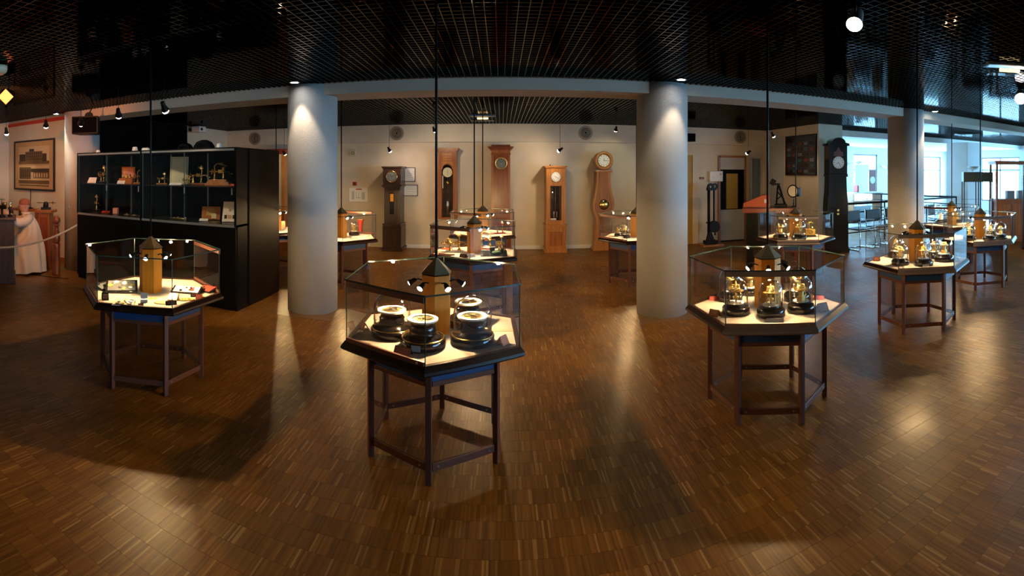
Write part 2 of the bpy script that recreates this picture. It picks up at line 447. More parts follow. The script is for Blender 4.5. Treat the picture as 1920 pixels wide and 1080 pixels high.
# ---- ceiling: egg-crate grid of black slats under a dark void
ceil = struct('ceiling', MB().b2(-9.3, 17.2, -5.2, 13.2, 3.10, 3.25), 'void_black')
PIT = .0725; TH = .0065; DP = .045
longY = []; longX = []
nx0, nx1 = int(-9.1 / PIT), int(16.9 / PIT)
for i in range(nx0, nx1 + 1):
    x = (i + .5) * PIT
    longY.append((x, 0.5, 5.40)); 
    if -6.7 < x < 6.42 : longY.append((x, 5.90, YB - .10))
    elif x >= 6.42: longY.append((x, 5.90, 8.38 if x < 7.1 else 9.3))
for j in range(int(.5 / PIT), int(YB / PIT)):
    y = (j + .5) * PIT
    if y < 5.38: longX.append((y, -9.1, 16.9 if y > 3.7 else 9.1))
    elif 5.92 < y < 9.3: longX.append((y, -6.7, 16.9 if y < 8.3 else 6.42))
    elif 9.3 <= y < YB - .1: longX.append((y, -6.7, 6.42))
slats = [('y', *s) for s in longY] + [('x', *s) for s in longX]
def slat_key(s):
    if s[0] == 'y': return (0 if s[2] < 5 and abs(s[1]) < 9.1 else 1, abs(s[1]))
    return (0 if s[1] < 5.4 and s[1] > 2.2 else 1, s[1])
ys = sorted([s for s in slats if s[0] == 'y'], key=slat_key); xs = sorted([s for s in slats if s[0] == 'x'], key=slat_key)
single = ys[:245] + xs[:55]; rest = ys[245:] + xs[55:]
smesh = {}
def slat_box(mb, s, origin=True):
    if s[0] == 'y': mb.b2(s[1] - TH / 2, s[1] + TH / 2, s[2], s[3], ZC, ZC + DP)
    else: mb.b2(s[2], s[3], s[1] - TH / 2, s[1] + TH / 2, ZC + .002, ZC + DP)
for s in single:
    key = (s[0], round(s[3] - s[2], 3), 0 if s[0] == 'y' else round(s[2], 3))
    if key not in smesh:
        q = MB()
        slat_box(q, ('y', 0, s[2], s[3]) if s[0] == 'y' else ('x', 0, s[2], s[3]))
        me = bpy.data.meshes.new('slat'); me.from_pydata(q.v, [], q.f); me.materials.append(MAT['slat_black']); smesh[key] = (me, s[2])
    o = bpy.data.objects.new('slat', smesh[key][0]); COL.objects.link(o); o.parent = ceil
    o.location = (s[1], 0, 0) if s[0] == 'y' else (0, s[1], 0)
q = MB()
for s in rest: slat_box(q, s)
o = q.build('slat_remainder', 'slat_black', ceil); o['kind'] = 'stuff'
struct('ceiling_front', MB().b2(-9.1, XW, -5, .5, ZC, ZC + .05), 'slat_black')
struct('ceiling_hall', MB().b2(7.1, 17, 9.3, 13, 2.60, 3.1).b2(XW, 17, 3.6, 3.7, 2.6, 3.1), 'plaster_white')

# ------------------------------------------------------------------ hexagonal display cases
ZT_ = .695; ZG = 1.058; RG = .584; RL = .431
def side_frame(k, R):
    """middle, direction angle and length of side k of a hexagon"""
    a = math.radians(60 * k + 30); ap = R * math.cos(PI / 6)
    return Vector((ap * math.cos(a), ap * math.sin(a), 0)), a + PI / 2, R
def make_case():
    t = thing('display_case', '', 'display case')
    for k in range(6):                                     # six square legs
        a = math.radians(60 * k)
        MB().box((0, 0, .325), (.034, .034, .65)).build('leg', 'frame_brown', t, (RL * math.cos(a), RL * math.sin(a), 0), a, bevel=.003)
    for k in range(6):
        c, r, Ln = side_frame(k, RL - .002); w = Ln - .036
        MB().box((0, 0, .600), (w, .014, .088)).build('apron_panel', 'panel_blue', t, c, r)
        MB().box((0, 0, .543), (w, .026, .026)).build('rail', 'frame_brown', t, c, r, bevel=.002)
        s = MB().box((0, 0, .090), (w, .024, .040)).build('stretcher', 'frame_brown', t, c, r, bevel=.002)
        for sx in (-1, 1): MB().cyl((sx * (w / 2 - .035), -.0145, .09), (sx * (w / 2 - .035), .0145, .09), .006, 10).build('bolt', 'steel', s)
        MB().box((0, 0, .320), (w, .005, .420)).build('lower_pane', 'side_glass', t, c, r)
    # moulded edge, one length to each side, mitred at the corners
    prof = [(.560, .650), (.606, .650), (.620, .662), (.616, .676), (.590, .704), (.560, .704)]
    for k in range(6):
        a0, a1 = math.radians(60 * k), math.radians(60 * k + 60); vv = []
        for a in (a0, a1): vv += [(R * math.cos(a), R * math.sin(a), z) for R, z in prof]
        n = len(prof)
        m = MB().add(vv, [(i, (i + 1) % n, n + (i + 1) % n, n + i) for i in range(n)] + [tuple(range(n - 1, -1, -1)), tuple(range(n, 2 * n))])
        m.build('moulding', 'moulding_dark', t)
    MB().prism(hexa(.563), .646, ZT_).build('table_board', 'felt_white', t)
    for k in range(6):
        c, r, Ln = side_frame(k, RG - .004)
        MB().box((0, 0, (ZT_ + ZG) / 2), (Ln - .004, .006, ZG - ZT_)).build('pane', 'clear_glass', t, c, r)
    for k in range(6):
        a = math.radians(60 * k); MB().box((0, 0, (ZT_ + ZG) / 2), (.006, .005, ZG - ZT_)).build('corner_joint', 'glass_edge', t, ((RG - .002) * math.cos(a), (RG - .002) * math.sin(a), 0), a)
    c, r, Ln = side_frame(0, RG + .001)
    MB().box((0, 0, 1.040), (Ln - .01, .016, .032)).build('door_rail', 'frame_brown', t, c, r, bevel=.002)
    MB().box((0, .0, .712), (Ln - .01, .016, .024)).build('door_sill', 'frame_brown', t, c, r, bevel=.002)
    MB().cyl((Ln * .42, -.004, .712), (Ln * .42, -.014, .712), .006, 10).build('lock', 'steel', t, c, r)
    MB().prism(hexa(RG + .006), ZG, ZG + .008).build('glass_top', 'clear_glass', t)
    for k in range(6):
        c, r, Ln = side_frame(k, RG + .0085); MB().box((0, 0, ZG + .004), (Ln, .0025, .0086)).build('glass_top_edge', 'glass_edge', t, c, r)
    MB().prism(hexa(.098), ZT_, ZG - .001).build('post', 'amber_wood', t)
    MB().prism(hexa(.106), ZG + .008, ZG + .100, hexa(.008)).build('cap', 'bronze', t)
    MB().cyl((0, 0, ZG + .095), (0, 0, ZC), .0085, 10).build('hanger_rod', 'iron', t)
    for k in range(6):
        a = math.radians(60 * k + 30); d = Vector((math.cos(a), math.sin(a), 0)); p = d * .083
        stem = MB().tube([p + Vector((0, 0, 1.012)), d * .118 + Vector((0, 0, 1.022)), d * .140 + Vector((0, 0, 1.012))], .0045, 8)
        dr = (d * .85 + Vector((0, 0, -.53))).normalized(); q = d * .138 + Vector((0, 0, 1.015))
        lamp = stem.build('lamp', 'iron', t)
        MB().lathe([(.008, -.012), (.013, 0), (.016, .022), (.021, .036), (.021, .040)], 16, q, Raim(dr)).build('lamp_head', 'iron', lamp)
        e = q + dr * .0405
        MB().lathe([(.0175, 0), (.012, .004)], 16, e, Raim(dr)).build('bulb', 'bulb', lamp)
        s = spot('case_light', e + dr * .008, e + dr, CASE_W, (1.0, .63, .27), 142, .9, .008, t)
    return t
CASES = {   # azimuth, distance, turn of vertex 0 (from the fitted corners), steps of 60 degrees to the door side, label
 1: (-41.417, 4.1048, -44.40, 2, 'hexagonal glass case of watch parts standing before the black wall cabinet'),
 2: (-7.681, 3.0693, -5.62, -1, 'foreground hexagonal glass case of black chronometers, largest in view'),
 3: (31.443, 3.6388, -27.71, 0, 'hexagonal glass case of dome clocks with a lit door rail facing front'),
 4: (49.126, 5.4809, -18.90, 0, 'hexagonal glass case of dome clocks in front of the rightmost column'),
 5: (56.576, 7.3935, -9.34, 0, 'hexagonal glass case at the right edge near the wooden glazed cabinet'),
 6: (-3.195, 6.0500, -4.80, -1, 'hexagonal glass case of brass machines in the middle of the room'),
 7: (34.779, 7.4879, -25.82, 0, 'hexagonal glass case beside the tall black clock and red topped desk'),
 8: (15.966, 7.5570, -13.74, -1, 'hexagonal glass case half hidden behind the middle column, before the violin clock'),
 9: (-18.90, 7.5200, 2.0, 2, 'hexagonal glass case half hidden by the left column, before the dark longcase clock'),
 10: (-26.6, 8.4500, -6.0, 3, 'hexagonal glass case glimpsed between the black cabinet and the left column'),
 11: (-2.2, 7.9700, -2.0, -1, 'hexagonal glass case directly behind the case of brass machines'),
 12: (53.2, 9.2500, -6.0, -1, 'farthest hexagonal glass case right of the rightmost column, by the railing'),
}
proto = make_case(); freeze(proto)
CPOS = {}
for n, (a, d, phi, k, lab) in CASES.items():
    o = proto if n == 1 else copy_tree(proto)
    a = math.radians(a); cx, cy = d * math.sin(a), d * math.cos(a)
    o.location = (cx, cy, 0); o.rotation_euler = (0, 0, math.atan2(-cy, -cx) + math.radians(phi) + k * PI / 3)
    o['label'] = lab; o['group'] = 'hexagonal display cases'; CPOS[n] = (cx, cy)
    if n in (3, 4, 5, 7):                                  # front doors: brown metal painted paler for the light it reflects
        for ch in [x for x in bpy.data.objects if x.parent is o and x.name.split('.')[0] in ('moulding', 'door_rail', 'door_sill')]:
            if ch.name.startswith('moulding'):
                v = ch.data.vertices[0].co
                if abs(v.y) > .01 or v.x < 0: continue
            ch.material_slots[0].link = 'OBJECT'; ch.material_slots[0].material = MAT['door_metal_lit']

for ch in KIDS[proto.name]:
    if ch.name.startswith('cap'): ch.material_slots[0].link = 'OBJECT'; ch.material_slots[0].material = MAT['oak_honey']

# ---- things standing in the cases ---------------------------------------------------------------
TZ = ZT_ + .0005
def tab(x, y, rad=None):
    """place on a case's table board; with rad, kept clear of post and panes"""
    p = on_z(x, y, TZ)
    if rad:
        c = min(CPOS.values(), key=lambda q: (q[0] - p.x) ** 2 + (q[1] - p.y) ** 2); v = Vector((p.x - c[0], p.y - c[1])); l = max(v.length, 1e-4)
        v *= min(max(l, .102 + rad), .495 - rad) / l; p = Vector((c[0] + v.x, c[1] + v.y, TZ))
    return p
def make_chronometer():
    t = thing('chronometer', '', 'chronometer')
    MB().lathe([(.122, 0), (.130, .004), (.130, .046), (.126, .050)], 48).build('base', 'lacquer_black', t)
    MB().torus((0, 0, .052), .122, .004, 48, 8).build('base_ring', 'brass', t)
    MB().lathe([(.108, .050), (.098, .062), (.080, .070), (.076, .085), (.080, .092), (.074, .100), (.080, .110), (.070, .118), (.070, .128)], 48).build('body', 'lacquer_black', t)
    MB().lathe([(.060, .126), (.070, .132), (.074, .145), (.078, .152)], 48).build('bowl', 'brass', t)
    MB().ring((0, 0, .150), .066, .089, .009, 48).build('bezel', 'enamel_white', t)
    MB().lathe([(.062, .150), (.062, .153)], 40).build('movement_plate', 'gold', t)
    m = MB()
    for k, (r, a, s) in enumerate(((.03, .3, .022), (.032, 2.4, .018), (.034, 4.3, .016))):
        m.torus((r * math.cos(a), r * math.sin(a), .158), s, .0025, 20, 6)
    m.cyl((0, 0, .152), (0, 0, .162), .006)
    m.box((0, 0, .162), (.10, .010, .003)).build('bridge', 'steel', t)
    m.build('wheel', 'brass', t)
    return t
def dome_mb(r, h, z0=0.0, n=40):
    prof = [(r, z0)]; c = h - r
    prof.append((r, z0 + c))
    for k in range(1, 10):
        a = PI / 2 * k / 10; prof.append((r * math.cos(a), z0 + c + r * math.sin(a)))
    prof.append((.003, z0 + h))
    return MB().lathe(prof, n)
c2 = make_chronometer(); freeze(c2)
chron = [((793, 648), 'black chronometer with white bezel and paper label at the front of its case', 1, False),
         ((735, 628), 'black chronometer under a glass dome at the left of its case', 1, True),
         ((886, 642), 'black chronometer with wheels showing under a glass dome at the right', 1, True),
         ((866, 612), 'black chronometer half hidden behind the post of the foreground case', 1, False)]
for i, ((x, y), lab, s, dm) in enumerate(chron):
    o = c2 if i == 0 else copy_tree(c2); p = tab(x, y, .132); o.location = p; o.rotation_euler = (0, 0, i * 1.3)
    tag(o, lab, group='chronometers in the foreground case')
    if dm: dome_mb(.114, .225, .050).build('dome', 'dome_glass', o)
    if i == 0:
        q = MB().box((0, -.131, .026), (.052, .002, .034)).build('paper_label', 'paper', o, rz=-1.3 * 0 - .15)
def make_dome_clock(h=.20, r=.086, style=0):
    t = thing('dome_clock', '', 'clock')
    MB().lathe([(r + .008, 0), (r + .013, .004), (r + .013, .044), (r + .006, .052)], 40).build('base', 'lacquer_black', t)
    MB().lathe([(r - .022, .052), (r - .022, .070), (r - .026, .074)], 32).build('plinth', 'lacquer_black', t)
    MB().lathe([(r - .028, .074), (r - .028, .078)], 32).build('dial_plate', 'enamel_white', t)
    rr = r - .040
    for k in range(3):
        a = 2.1 * k + .5; MB().cyl((rr * math.cos(a), rr * math.sin(a), .078), (rr * math.cos(a), rr * math.sin(a), .078 + h * .40), .0032, 8).build('pillar', 'brass', t)
    m = MB().ring((0, 0, .078 + h * .40), rr * .55, rr + .008, .004, 28)
    for k in range(3):
        m.box((0, 0, .080 + h * .40), (2 * rr, .006, .003), k * PI / 3)
    m.build('balance_wheel', 'brass', t)
    mv = MB()
    if style == 0:
        mv.lathe([(.006, .078), (.008, .10), (.020, .105), (.022, .118), (.007, .122), (.006, .16), (.014, .165), (.014, .172), (.004, .176), (.004, .078 + h * .7)], 20)
        for k in range(4): mv.torus((0, 0, .165 + k * .011), .030 - .002 * k, .0022, 24, 6)
    elif style == 1:
        mv.lathe([(.024, .078), (.024, .104), (.018, .108), (.018, .128), (.008, .132), (.008, .150)], 20)
        mv.box((0, 0, .115), (.062, .030, .05), .4)
        for k in range(3): mv.torus((0, 0, .155 + k * .012), .034, .0026, 24, 6, Matrix.Rotation(.25 * k, 3, 'X'))
    else:
        mv.box((0, 0, .095), (.055, .045, .034), .3).box((0, 0, .135), (.030, .030, .05), .3)
        for k in range(5): mv.torus((0, 0, .150 + k * .010), .036 - .003 * k, .002, 24, 6)
    mv.build('movement', 'gold', t)
    dome_mb(r, h, .052).build('dome', 'dome_glass', t)
    MB().lathe([(.004, .052 + h), (.007, .056 + h), (.006, .062 + h), (.001, .066 + h)], 12).build('knob', 'dome_glass', t) if style == 2 else None
    return t
dp = []
for s in range(3):
    q = make_dome_clock(style=s); freeze(q); dp.append([q, False])
def dome_clock(x, y, s, scale, lab, grp, turn=0.0):
    pr = dp[s]
    o = pr[0] if not pr[1] else copy_tree(pr[0]); pr[1] = True
    o.location = tab(x, y, .1 * scale); o.rotation_euler = (0, 0, turn); o.scale = (scale,) * 3
    tag(o, lab, group=grp); return o
G3 = 'dome clocks in the case with the lit door rail'
dome_clock(1380, 587, 0, 1.0, 'domed brass clock with a hanging tag, front left beside the amber post', G3, .3)
dome_clock(1445, 591, 0, 1.0, 'domed brass clock directly in front of the post, behind a white card', G3, 1.2)
dome_clock(1502, 583, 2, 1.0, 'domed brass clock with stacked coils beside a red card, front right', G3, .2)
dome_clock(1369, 562, 1, 1.0, 'domed brass clock behind the one with the hanging tag', G3, .8)
dome_clock(1494, 562, 1, 1.05, 'domed brass clock half hidden behind the one with stacked coils', G3, .1)
dome_clock(1406, 552, 2, .8, 'small domed clock left behind the amber post, mostly in shadow', G3, .1)
G4 = 'dome clocks in the case before the rightmost column'
dome_clock(1688, 496, 1, 1.0, 'domed clock on a black base at the front left, case before rightmost column', G4)
dome_clock(1680, 482, 0, 1.0, 'domed clock at the back left, case before rightmost column', G4)
dome_clock(1732, 497, 0, 1.0, 'domed clock with a white label before the post, case before rightmost column', G4, .7)
dome_clock(1752, 483, 2, 1.0, 'domed clock at the back right of the post, case before rightmost column', G4)
dome_clock(1770, 489, 2, 1.12, 'largest domed clock at the right corner, case before rightmost column', G4)
G5 = 'dome clocks in the case at the right edge'
dome_clock(1818, 450, 1, 1.0, 'domed clock left of the post, front, in the case at the right edge', G5)
dome_clock(1811, 440, 0, 1.0, 'domed clock left of the post, behind, in the case at the right edge', G5)
dome_clock(1855, 450.5, 0, 1.0, 'domed clock just right of the post in the case at the right edge', G5)
dome_clock(1860, 440, 1, .95, 'domed clock peeping over its neighbour in the case at the right edge', G5)
dome_clock(1876, 448, 2, 1.0, 'rightmost domed clock in the case at the right edge', G5)
G7 = 'dome clocks in the case beside the tall black clock'
dome_clock(1463.5, 448.5, 1, 1.15, 'bright golden domed clock in the case beside the tall black clock', G7)
dome_clock(1498, 449.0, 0, 1.15, 'pale domed clock on a silver base beside the tall black clock', G7)
G8 = 'small dome clocks in the case behind the middle column'
dome_clock(1160, 443, 1, .72, 'small domed clock at the left in the case behind the middle column', G8)
dome_clock(1173, 446, 0, .72, 'small domed clock nearest the post in the case behind the middle column', G8)
dome_clock(1169, 438, 2, .72, 'small domed clock at the back in the case behind the middle column', G8)
dome_clock(664, 441, 1, .86, 'single domed clock with bright brass works behind the left column', 'dome clock in the left column case')
G12 = 'dome clocks in the farthest case'
dome_clock(1757, 417, 1, 1.0, 'domed clock at the left of the farthest case by the railing', G12)
dome_clock(1772, 411.5, 0, .9, 'domed clock tucked behind its neighbour in the farthest case', G12)
dome_clock(1797, 417, 2, 1.0, 'domed clock right of the post in the farthest case', G12)

def tent(x, y, lab, mat='card_maroon', w=.075, h=.032, rz=0.0, grp='folded name cards in the cases'):
    """folded standing card"""
    d = h * .55; p = tab(x, y, w * .5)
    t = thing('name_card', lab, 'card', p, rz, grp)
    vv = [(-w / 2, -d, 0), (w / 2, -d, 0), (w / 2, 0, h), (-w / 2, 0, h), (-w / 2, d, 0), (w / 2, d, 0)]
    th = .0012
    MB().add([Vector(v) for v in vv[:4]] + [Vector(v) + Vector((0, th, -th * .5)) for v in vv[:4]], [(0, 1, 2, 3), (7, 6, 5, 4), (0, 4, 5, 1), (1, 5, 6, 2), (2, 6, 7, 3), (3, 7, 4, 0)]).build('front_leaf', mat, t)
    MB().add([Vector(v) for v in (vv[4], vv[5], vv[2], vv[3])] + [Vector(v) + Vector((0, -th, -th * .5)) for v in (vv[4], vv[5], vv[2], vv[3])], [(0, 1, 2, 3), (7, 6, 5, 4), (0, 4, 5, 1), (1, 5, 6, 2), (2, 6, 7, 3), (3, 7, 4, 0)]).build('back_leaf', mat, t)
    if mat != 'paper':
        ln = MB()
        for i in range(4):
            f = .25 + .17 * i; ww = w * (.8 if i % 2 else .7)
            c = Vector((-.02 * w, -d * (1 - f) - .0008, h * f + .0004)); ln.box(c, (ww, .0006, h * .035), M=Matrix.Rotation(-math.atan2(d, h), 3, 'X'))
        ln.build('lettering', 'card_pink', t)
    return t
def flatcard(x, y, lab, mat='card_pink', w=.12, l=.07, rz=0.0, th=.002, cat='card', name='flat_card', grp='printed cards lying in the cases'):
    return tag(MB().box((0, 0, th / 2), (w, l, th)).build(name, mat, None, tab(x, y), rz, bevel=.0006, seg=1), lab, cat, grp)
# foreground case
tent(756, 664, 'maroon card with lettering lying before the front chronometer', w=.105, h=.040, rz=-.35)
tent(684, 618, 'small dark card at the left pane of the foreground case', w=.055, h=.045, rz=-1.0)
tent(947, 645, 'small pink folded card at the right corner of the foreground case', 'card_pink', .06, .05, .9)
flatcard(945, 619, 'pink printed strip lying along the right pane of the foreground case', w=.16, l=.055, rz=.05)
# case 3
tent(1340, 592, 'dark maroon card at the left front of the case with lit door rail', w=.075, h=.045, rz=-.95)
tent(1453, 606, 'blank white card standing before the centre dome clock', 'paper', .115, .034, -.5)
tent(1541, 583, 'bright red card right of the dome clock with stacked coils', 'card_red', .085, .06, -.05)
tent(1340, 562, 'red card at the left back pane of the case with lit door rail', 'card_red', .085, .03, -.3)
tent(1535, 561, 'red card at the right back pane of the case with lit door rail', 'card_red', .085, .03, -.9)
# case 4 / 5 / 7 / 8 / 9
tent(1642, 489, 'dark card at the left corner of the case before the rightmost column', w=.075, h=.045, rz=-1.0)
tent(1736, 501, 'small white label card before the post, case before rightmost column', 'paper', .07, .028, -.7)
flatcard(1767, 498, 'pale pink sheet lying at the right front, case before rightmost column', w=.14, l=.10, rz=-.8)
tent(1793, 490, 'dark card at the right corner of the case before the rightmost column', w=.07, h=.04, rz=-.3)
tent(1441, 449, 'dark card at the left front of the case beside the black clock', w=.09, h=.03, rz=-.4)
tent(1500, 452.5, 'white card before the pale domed clock beside the black clock', 'paper', .13, .03, -.6)
flatcard(1526, 449.5, 'pink sheet before the brass instrument block beside the black clock', w=.15, l=.10, rz=-.6)
flatcard(1446, 443, 'red sheet lying behind the dark card beside the black clock', 'card_red', .12, .08, -.6)
flatcard(1148, 443, 'red sheet at the left corner of the case behind the middle column', 'card_red', .12, .08, -.2)
tent(1164, 447, 'white card before the small dome clocks behind the middle column', 'paper', .08, .03, -.2)
# brass instrument block in case 7
b = thing('brass_instrument', 'boxy golden brass instrument with a bent arm beside the pale domed clock', 'instrument', tab(1519, 443.5), -.5)
MB().box((0, 0, .012), (.17, .12, .024)).build('base', 'lacquer_black', b, bevel=.003)
MB().box((0, 0, .072), (.15, .10, .096)).build('block', 'gold', b, bevel=.006)
MB().cyl((-.045, 0, .12), (-.045, 0, .215), .006).cyl((-.02, 0, .12), (-.02, 0, .225), .005).tube([(-.02, 0, .215), (.02, 0, .225), (.05, 0, .205)], .006).cyl((.035, 0, .12), (.035, 0, .15), .010).build('arm', 'gold', b)
MB().ring((0, -.056, .075), .022, .034, .004, 24, Raim((0, -1, 0))).build('dial_ring', 'brass', b)

# brass watchmaker machines (case 6, black cabinet)
def machine(name, lab, loc, rz, s=1.0, style=0, base='oak_red', grp=None):
    t = thing(name, lab, 'machine', loc, rz, grp); t.scale = (s,) * 3
    MB().box((0, 0, .012), (.22, .10, .024)).build('base', base, t, bevel=.003)
    MB().lathe([(.030, .024), (.020, .034), (.012, .05), (.012, .10), (.018, .11), (.018, .13)], 18, (-.05, 0, 0)).lathe([(.030, .024), (.020, .034), (.012, .05), (.012, .10), (.018, .11), (.018, .13)], 18, (.06, 0, 0)).build('column_pair', 'brass', t)
    MB().cyl((-.12, 0, .125), (.13, 0, .125), .009).box((.02, 0, .125), (.045, .04, .04)).build('spindle', 'brass', t)
    X = Raim((1, 0, 0))
    MB().ring((-.085, 0, .125), .030, .040, .008, 24, X).box((-.081, 0, .125), (.004, .074, .006)).box((-.081, 0, .125), (.004, .006, .074)).build('wheel', 'brass', t)
    if style == 0:
        MB().tube([(.06, 0, .13), (.065, .01, .18), (.05, .0, .215), (.02, 0, .225)], .006).lathe([(.022, .20), (.026, .21), (.010, .24), (.004, .25)], 16, (.06, 0, 0)).build('arm', 'gold', t)
    else:
        MB().tube([(-.05, 0, .13), (-.055, .01, .19), (-.02, .0, .22), (.05, 0, .205), (.10, 0, .19)], .006).lathe([(.024, .0), (.024, .006)], 18, (.03, 0, .22)).lathe([(.014, .13), (.020, .15), (.012, .18)], 16, (.06, 0, 0)).build('arm', 'gold', t)
    MB().tube([(.13, 0, .125), (.135, 0, .10), (.155, 0, .098)], .004).lathe([(.007, 0), (.010, .012), (.005, .024)], 12, (.155, 0, .098), X).build('crank', 'brass', t)
    return t
machine('brass_lathe', 'tall brass machine left of the amber post in the middle case', tab(852, 473), .2, 1.0, 0, 'aluminium')
machine('brass_lathe', 'broad brass machine heaped with wheels right of the post in the middle case', tab(910, 467), -.3, 1.05, 1, 'oak_red')
machine('brass_lathe', 'brass machine at the far right corner of the middle case', tab(938, 471), 1.2, .85, 0, 'oak_honey')
machine('brass_lathe', 'small brass tool standing on red card at the left of the middle case', tab(838, 467), .1, .62, 1, 'card_red')
p = tab(926, 479); t = thing('display_tray', 'sloping black tray with a green cloth in the middle case', 'tray', p, .05)
MB().add([(-.16, -.09, 0), (.16, -.09, 0), (.16, .09, 0), (-.16, .09, 0), (-.16, -.09, .012), (.16, -.09, .012), (.16, .09, .05), (-.16, .09, .05)], [(0, 3, 2, 1), (4, 5, 6, 7), (0, 1, 5, 4), (1, 2, 6, 5), (2, 3, 7, 6), (3, 0, 4, 7)]).build('board', 'lacquer_black', t, bevel=.003)
cl = MB(); random.seed(3)
cl.lathe([(.055, .030), (.06, .036), (.045, .052), (.02, .058)], 14, (.03, 0, 0)); cl.build('cloth', 'velvet_green', t)
MB().box((-.02, .03, .07), (.05, .04, .05), .4).build('weight', 'iron', t); MB().lathe([(.02, .035), (.02, .085)], 14, (.10, .02, 0)).build('weight', 'iron', t)
tag(MB().cyl((-.10, 0, .016), (.10, 0, .016), .016, 16).build('paper_roll', 'card_pink', None, tab(837, 479), .08), 'pale rolled paper lying at the left front of the middle case', 'paper roll')
tent(869, 483, 'dark folded stand left of the post front in the middle case', 'lacquer_black', .09, .045, -.5)
tent(884, 482, 'grey folded stand below the post in the middle case', 'panel_grey', .09, .04, .5)
# cases 9, 10, 11: contents glimpsed
p = tab(676, 434); t = thing('red_vase', 'red flared vase at the back of the case behind the left column', 'vase', p)
MB().lathe([(.030, 0), (.034, .01), (.030, .06), (.045, .15), (.060, .20)], 24).build('body', 'card_red', t); MB().torus((0, 0, .20), .060, .004, 24, 6).build('rim', 'brass', t)
t = thing('wooden_box', 'small dark wooden box beside the post behind the left column', 'box', tab(643, 441), .2)
MB().box((0, 0, .035), (.10, .08, .07)).build('body', 'walnut_dark', t, bevel=.003); MB().box((0, 0, .075), (.106, .086, .012)).build('lid', 'walnut_dark', t, bevel=.003)
for x, y, l in ((664, 447, 'round white watch plate lying before the single domed clock'), (686, 443, 'round white watch plate at the right corner behind the left column')):
    t = thing('watch_plate', l, 'watch plate', tab(x, y), 0, 'white watch plates'); MB().lathe([(.055, 0), (.058, .004), (.050, .010)], 28).build('plate', 'enamel_white', t); MB().torus((0, 0, .009), .052, .003, 28, 6).build('rim', 'brass', t)
t = thing('framed_card', 'orange framed card leaning in the case beside the black cabinet', 'card', tab(527, 427), .5)
MB().box((0, 0, .06), (.15, .006, .12), M=Matrix.Rotation(-.3, 3, 'X')).build('card', 'red_box', t, bevel=.001)
MB().box((0, .012, .06), (.166, .006, .136), M=Matrix.Rotation(-.3, 3, 'X')).build('frame', 'lacquer_black', t, bevel=.002)
flatcard(519, 431, 'white sheet lying before the orange framed card', 'paper', .2, .1, .3)
for x, l in ((885, 'brass instrument on the left inside the case behind the brass machines'), (937, 'brass instrument on the right inside the case behind the brass machines')):
    machine('brass_lathe', l, tab(x, 438), .3, .8, 0, 'card_red')
# case 1: trays and watch parts
def tray(name, lab, loc, rz, w, l, h0, h1, top, inner=None, cat='tray'):
    t = thing(name, lab, cat, loc, rz)
    x, y = w / 2, l / 2
    MB().add([(-x, -y, 0), (x, -y, 0), (x, y, 0), (-x, y, 0), (-x, -y, h0), (x, -y, h0), (x, y, h1), (-x, y, h1)], [(0, 3, 2, 1), (4, 5, 6, 7), (0, 1, 5, 4), (1, 2, 6, 5), (2, 3, 7, 6), (3, 0, 4, 7)]).build('board', top, t, bevel=.002)
    sl = math.atan2(h1 - h0, l); M = Matrix.Rotation(sl, 3, 'X')
    if inner:
        MB().box((0, 0, (h0 + h1) / 2 + .0015), (w * .86, l * .84, .002), M=M).build('lining', inner, t)
    return t, sl, (h0 + h1) / 2
r1 = math.radians(41)
def parts_on(t, sl, h, w, l, n, mats, rmax=.016, seed=1):
    random.seed(seed)
    for i in range(n):
        u, v = (random.random() - .5) * w, (random.random() - .5) * l; r = rmax * (.6 + .5 * random.random())
        z = h + v * math.tan(sl) + .004
        q = MB().lathe([(r, 0), (r, .003), (r * .8, .005)], 16)
        o = q.build('watch_part', mats[i % len(mats)], t, (u, v, z)); o.rotation_euler = (sl, 0, 0)
t, sl, h = tray('parts_tray', 'white sloping board of round watch parts, front left of its case', tab(232, 570), r1 - .1, .165, .115, .006, .022, 'felt_white'); parts_on(t, sl, h, .13, .085, 13, ['steel', 'brass', 'iron'], seed=4)
t, sl, h = tray('tool_tray', 'large black open tray with white lining behind the watch parts', tab(228, 545), r1 + .05, .27, .20, .016, .07, 'lacquer_black', 'dial_grey'); parts_on(t, sl, h, .2, .13, 12, ['enamel_white', 'steel', 'gilt'], .022, seed=5)
t, sl, h = tray('tool_tray', 'black rimmed tray with a white inlay at the right back', tab(350, 548), r1 - .35, .25, .12, .01, .04, 'lacquer_black', 'paper'); parts_on(t, sl, h, .18, .06, 8, ['card_red', 'iron', 'brass'], .014, seed=6)
t, sl, h = tray('tool_tray', 'red lined tray standing by the right pane of its case', tab(388, 546), r1 - .9, .15, .10, .01, .04, 'lacquer_black', 'card_red'); parts_on(t, sl, h, .1, .06, 5, ['gold', 'iron'], .012, seed=7)
t, sl, h = tray('tool_tray', 'black tray beside the left pane with pale papers', tab(196, 541), r1 + .9, .17, .10, .01, .04, 'lacquer_black', 'dial_grey'); parts_on(t, sl, h, .14, .08, 6, ['iron', 'brass'], .015, seed=8)
for x, y, w, l, rz, lab in ((305, 568, .085, .055, .5, 'left oval gold watch plate with engraving, front of its case'), (349, 562, .085, .05, .7, 'right oval gold watch plate beside the black card'), (375, 557, .045, .03, .8, 'smallest oval gold watch plate near the right pane')):
    t = thing('watch_plate', lab, 'watch plate', tab(x, y), rz, 'gold watch plates')
    o = MB().lathe([(1, 0), (1, .004), (.92, .006)], 32).build('plate', 'gilt', t); o.scale = (w / 1.25, l / 1.25, 1)
    e = MB()
    for k in range(7): a = k * .9; e.torus((.55 * w / 1.5 * math.cos(a), .55 * l / 1.5 * math.sin(a), .006), l * .12, .001, 14, 5)
    e.build('engraving', 'iron', t)
t = thing('watch_box', 'small open grey watch box standing before the amber post', 'box', tab(270, 566), r1)
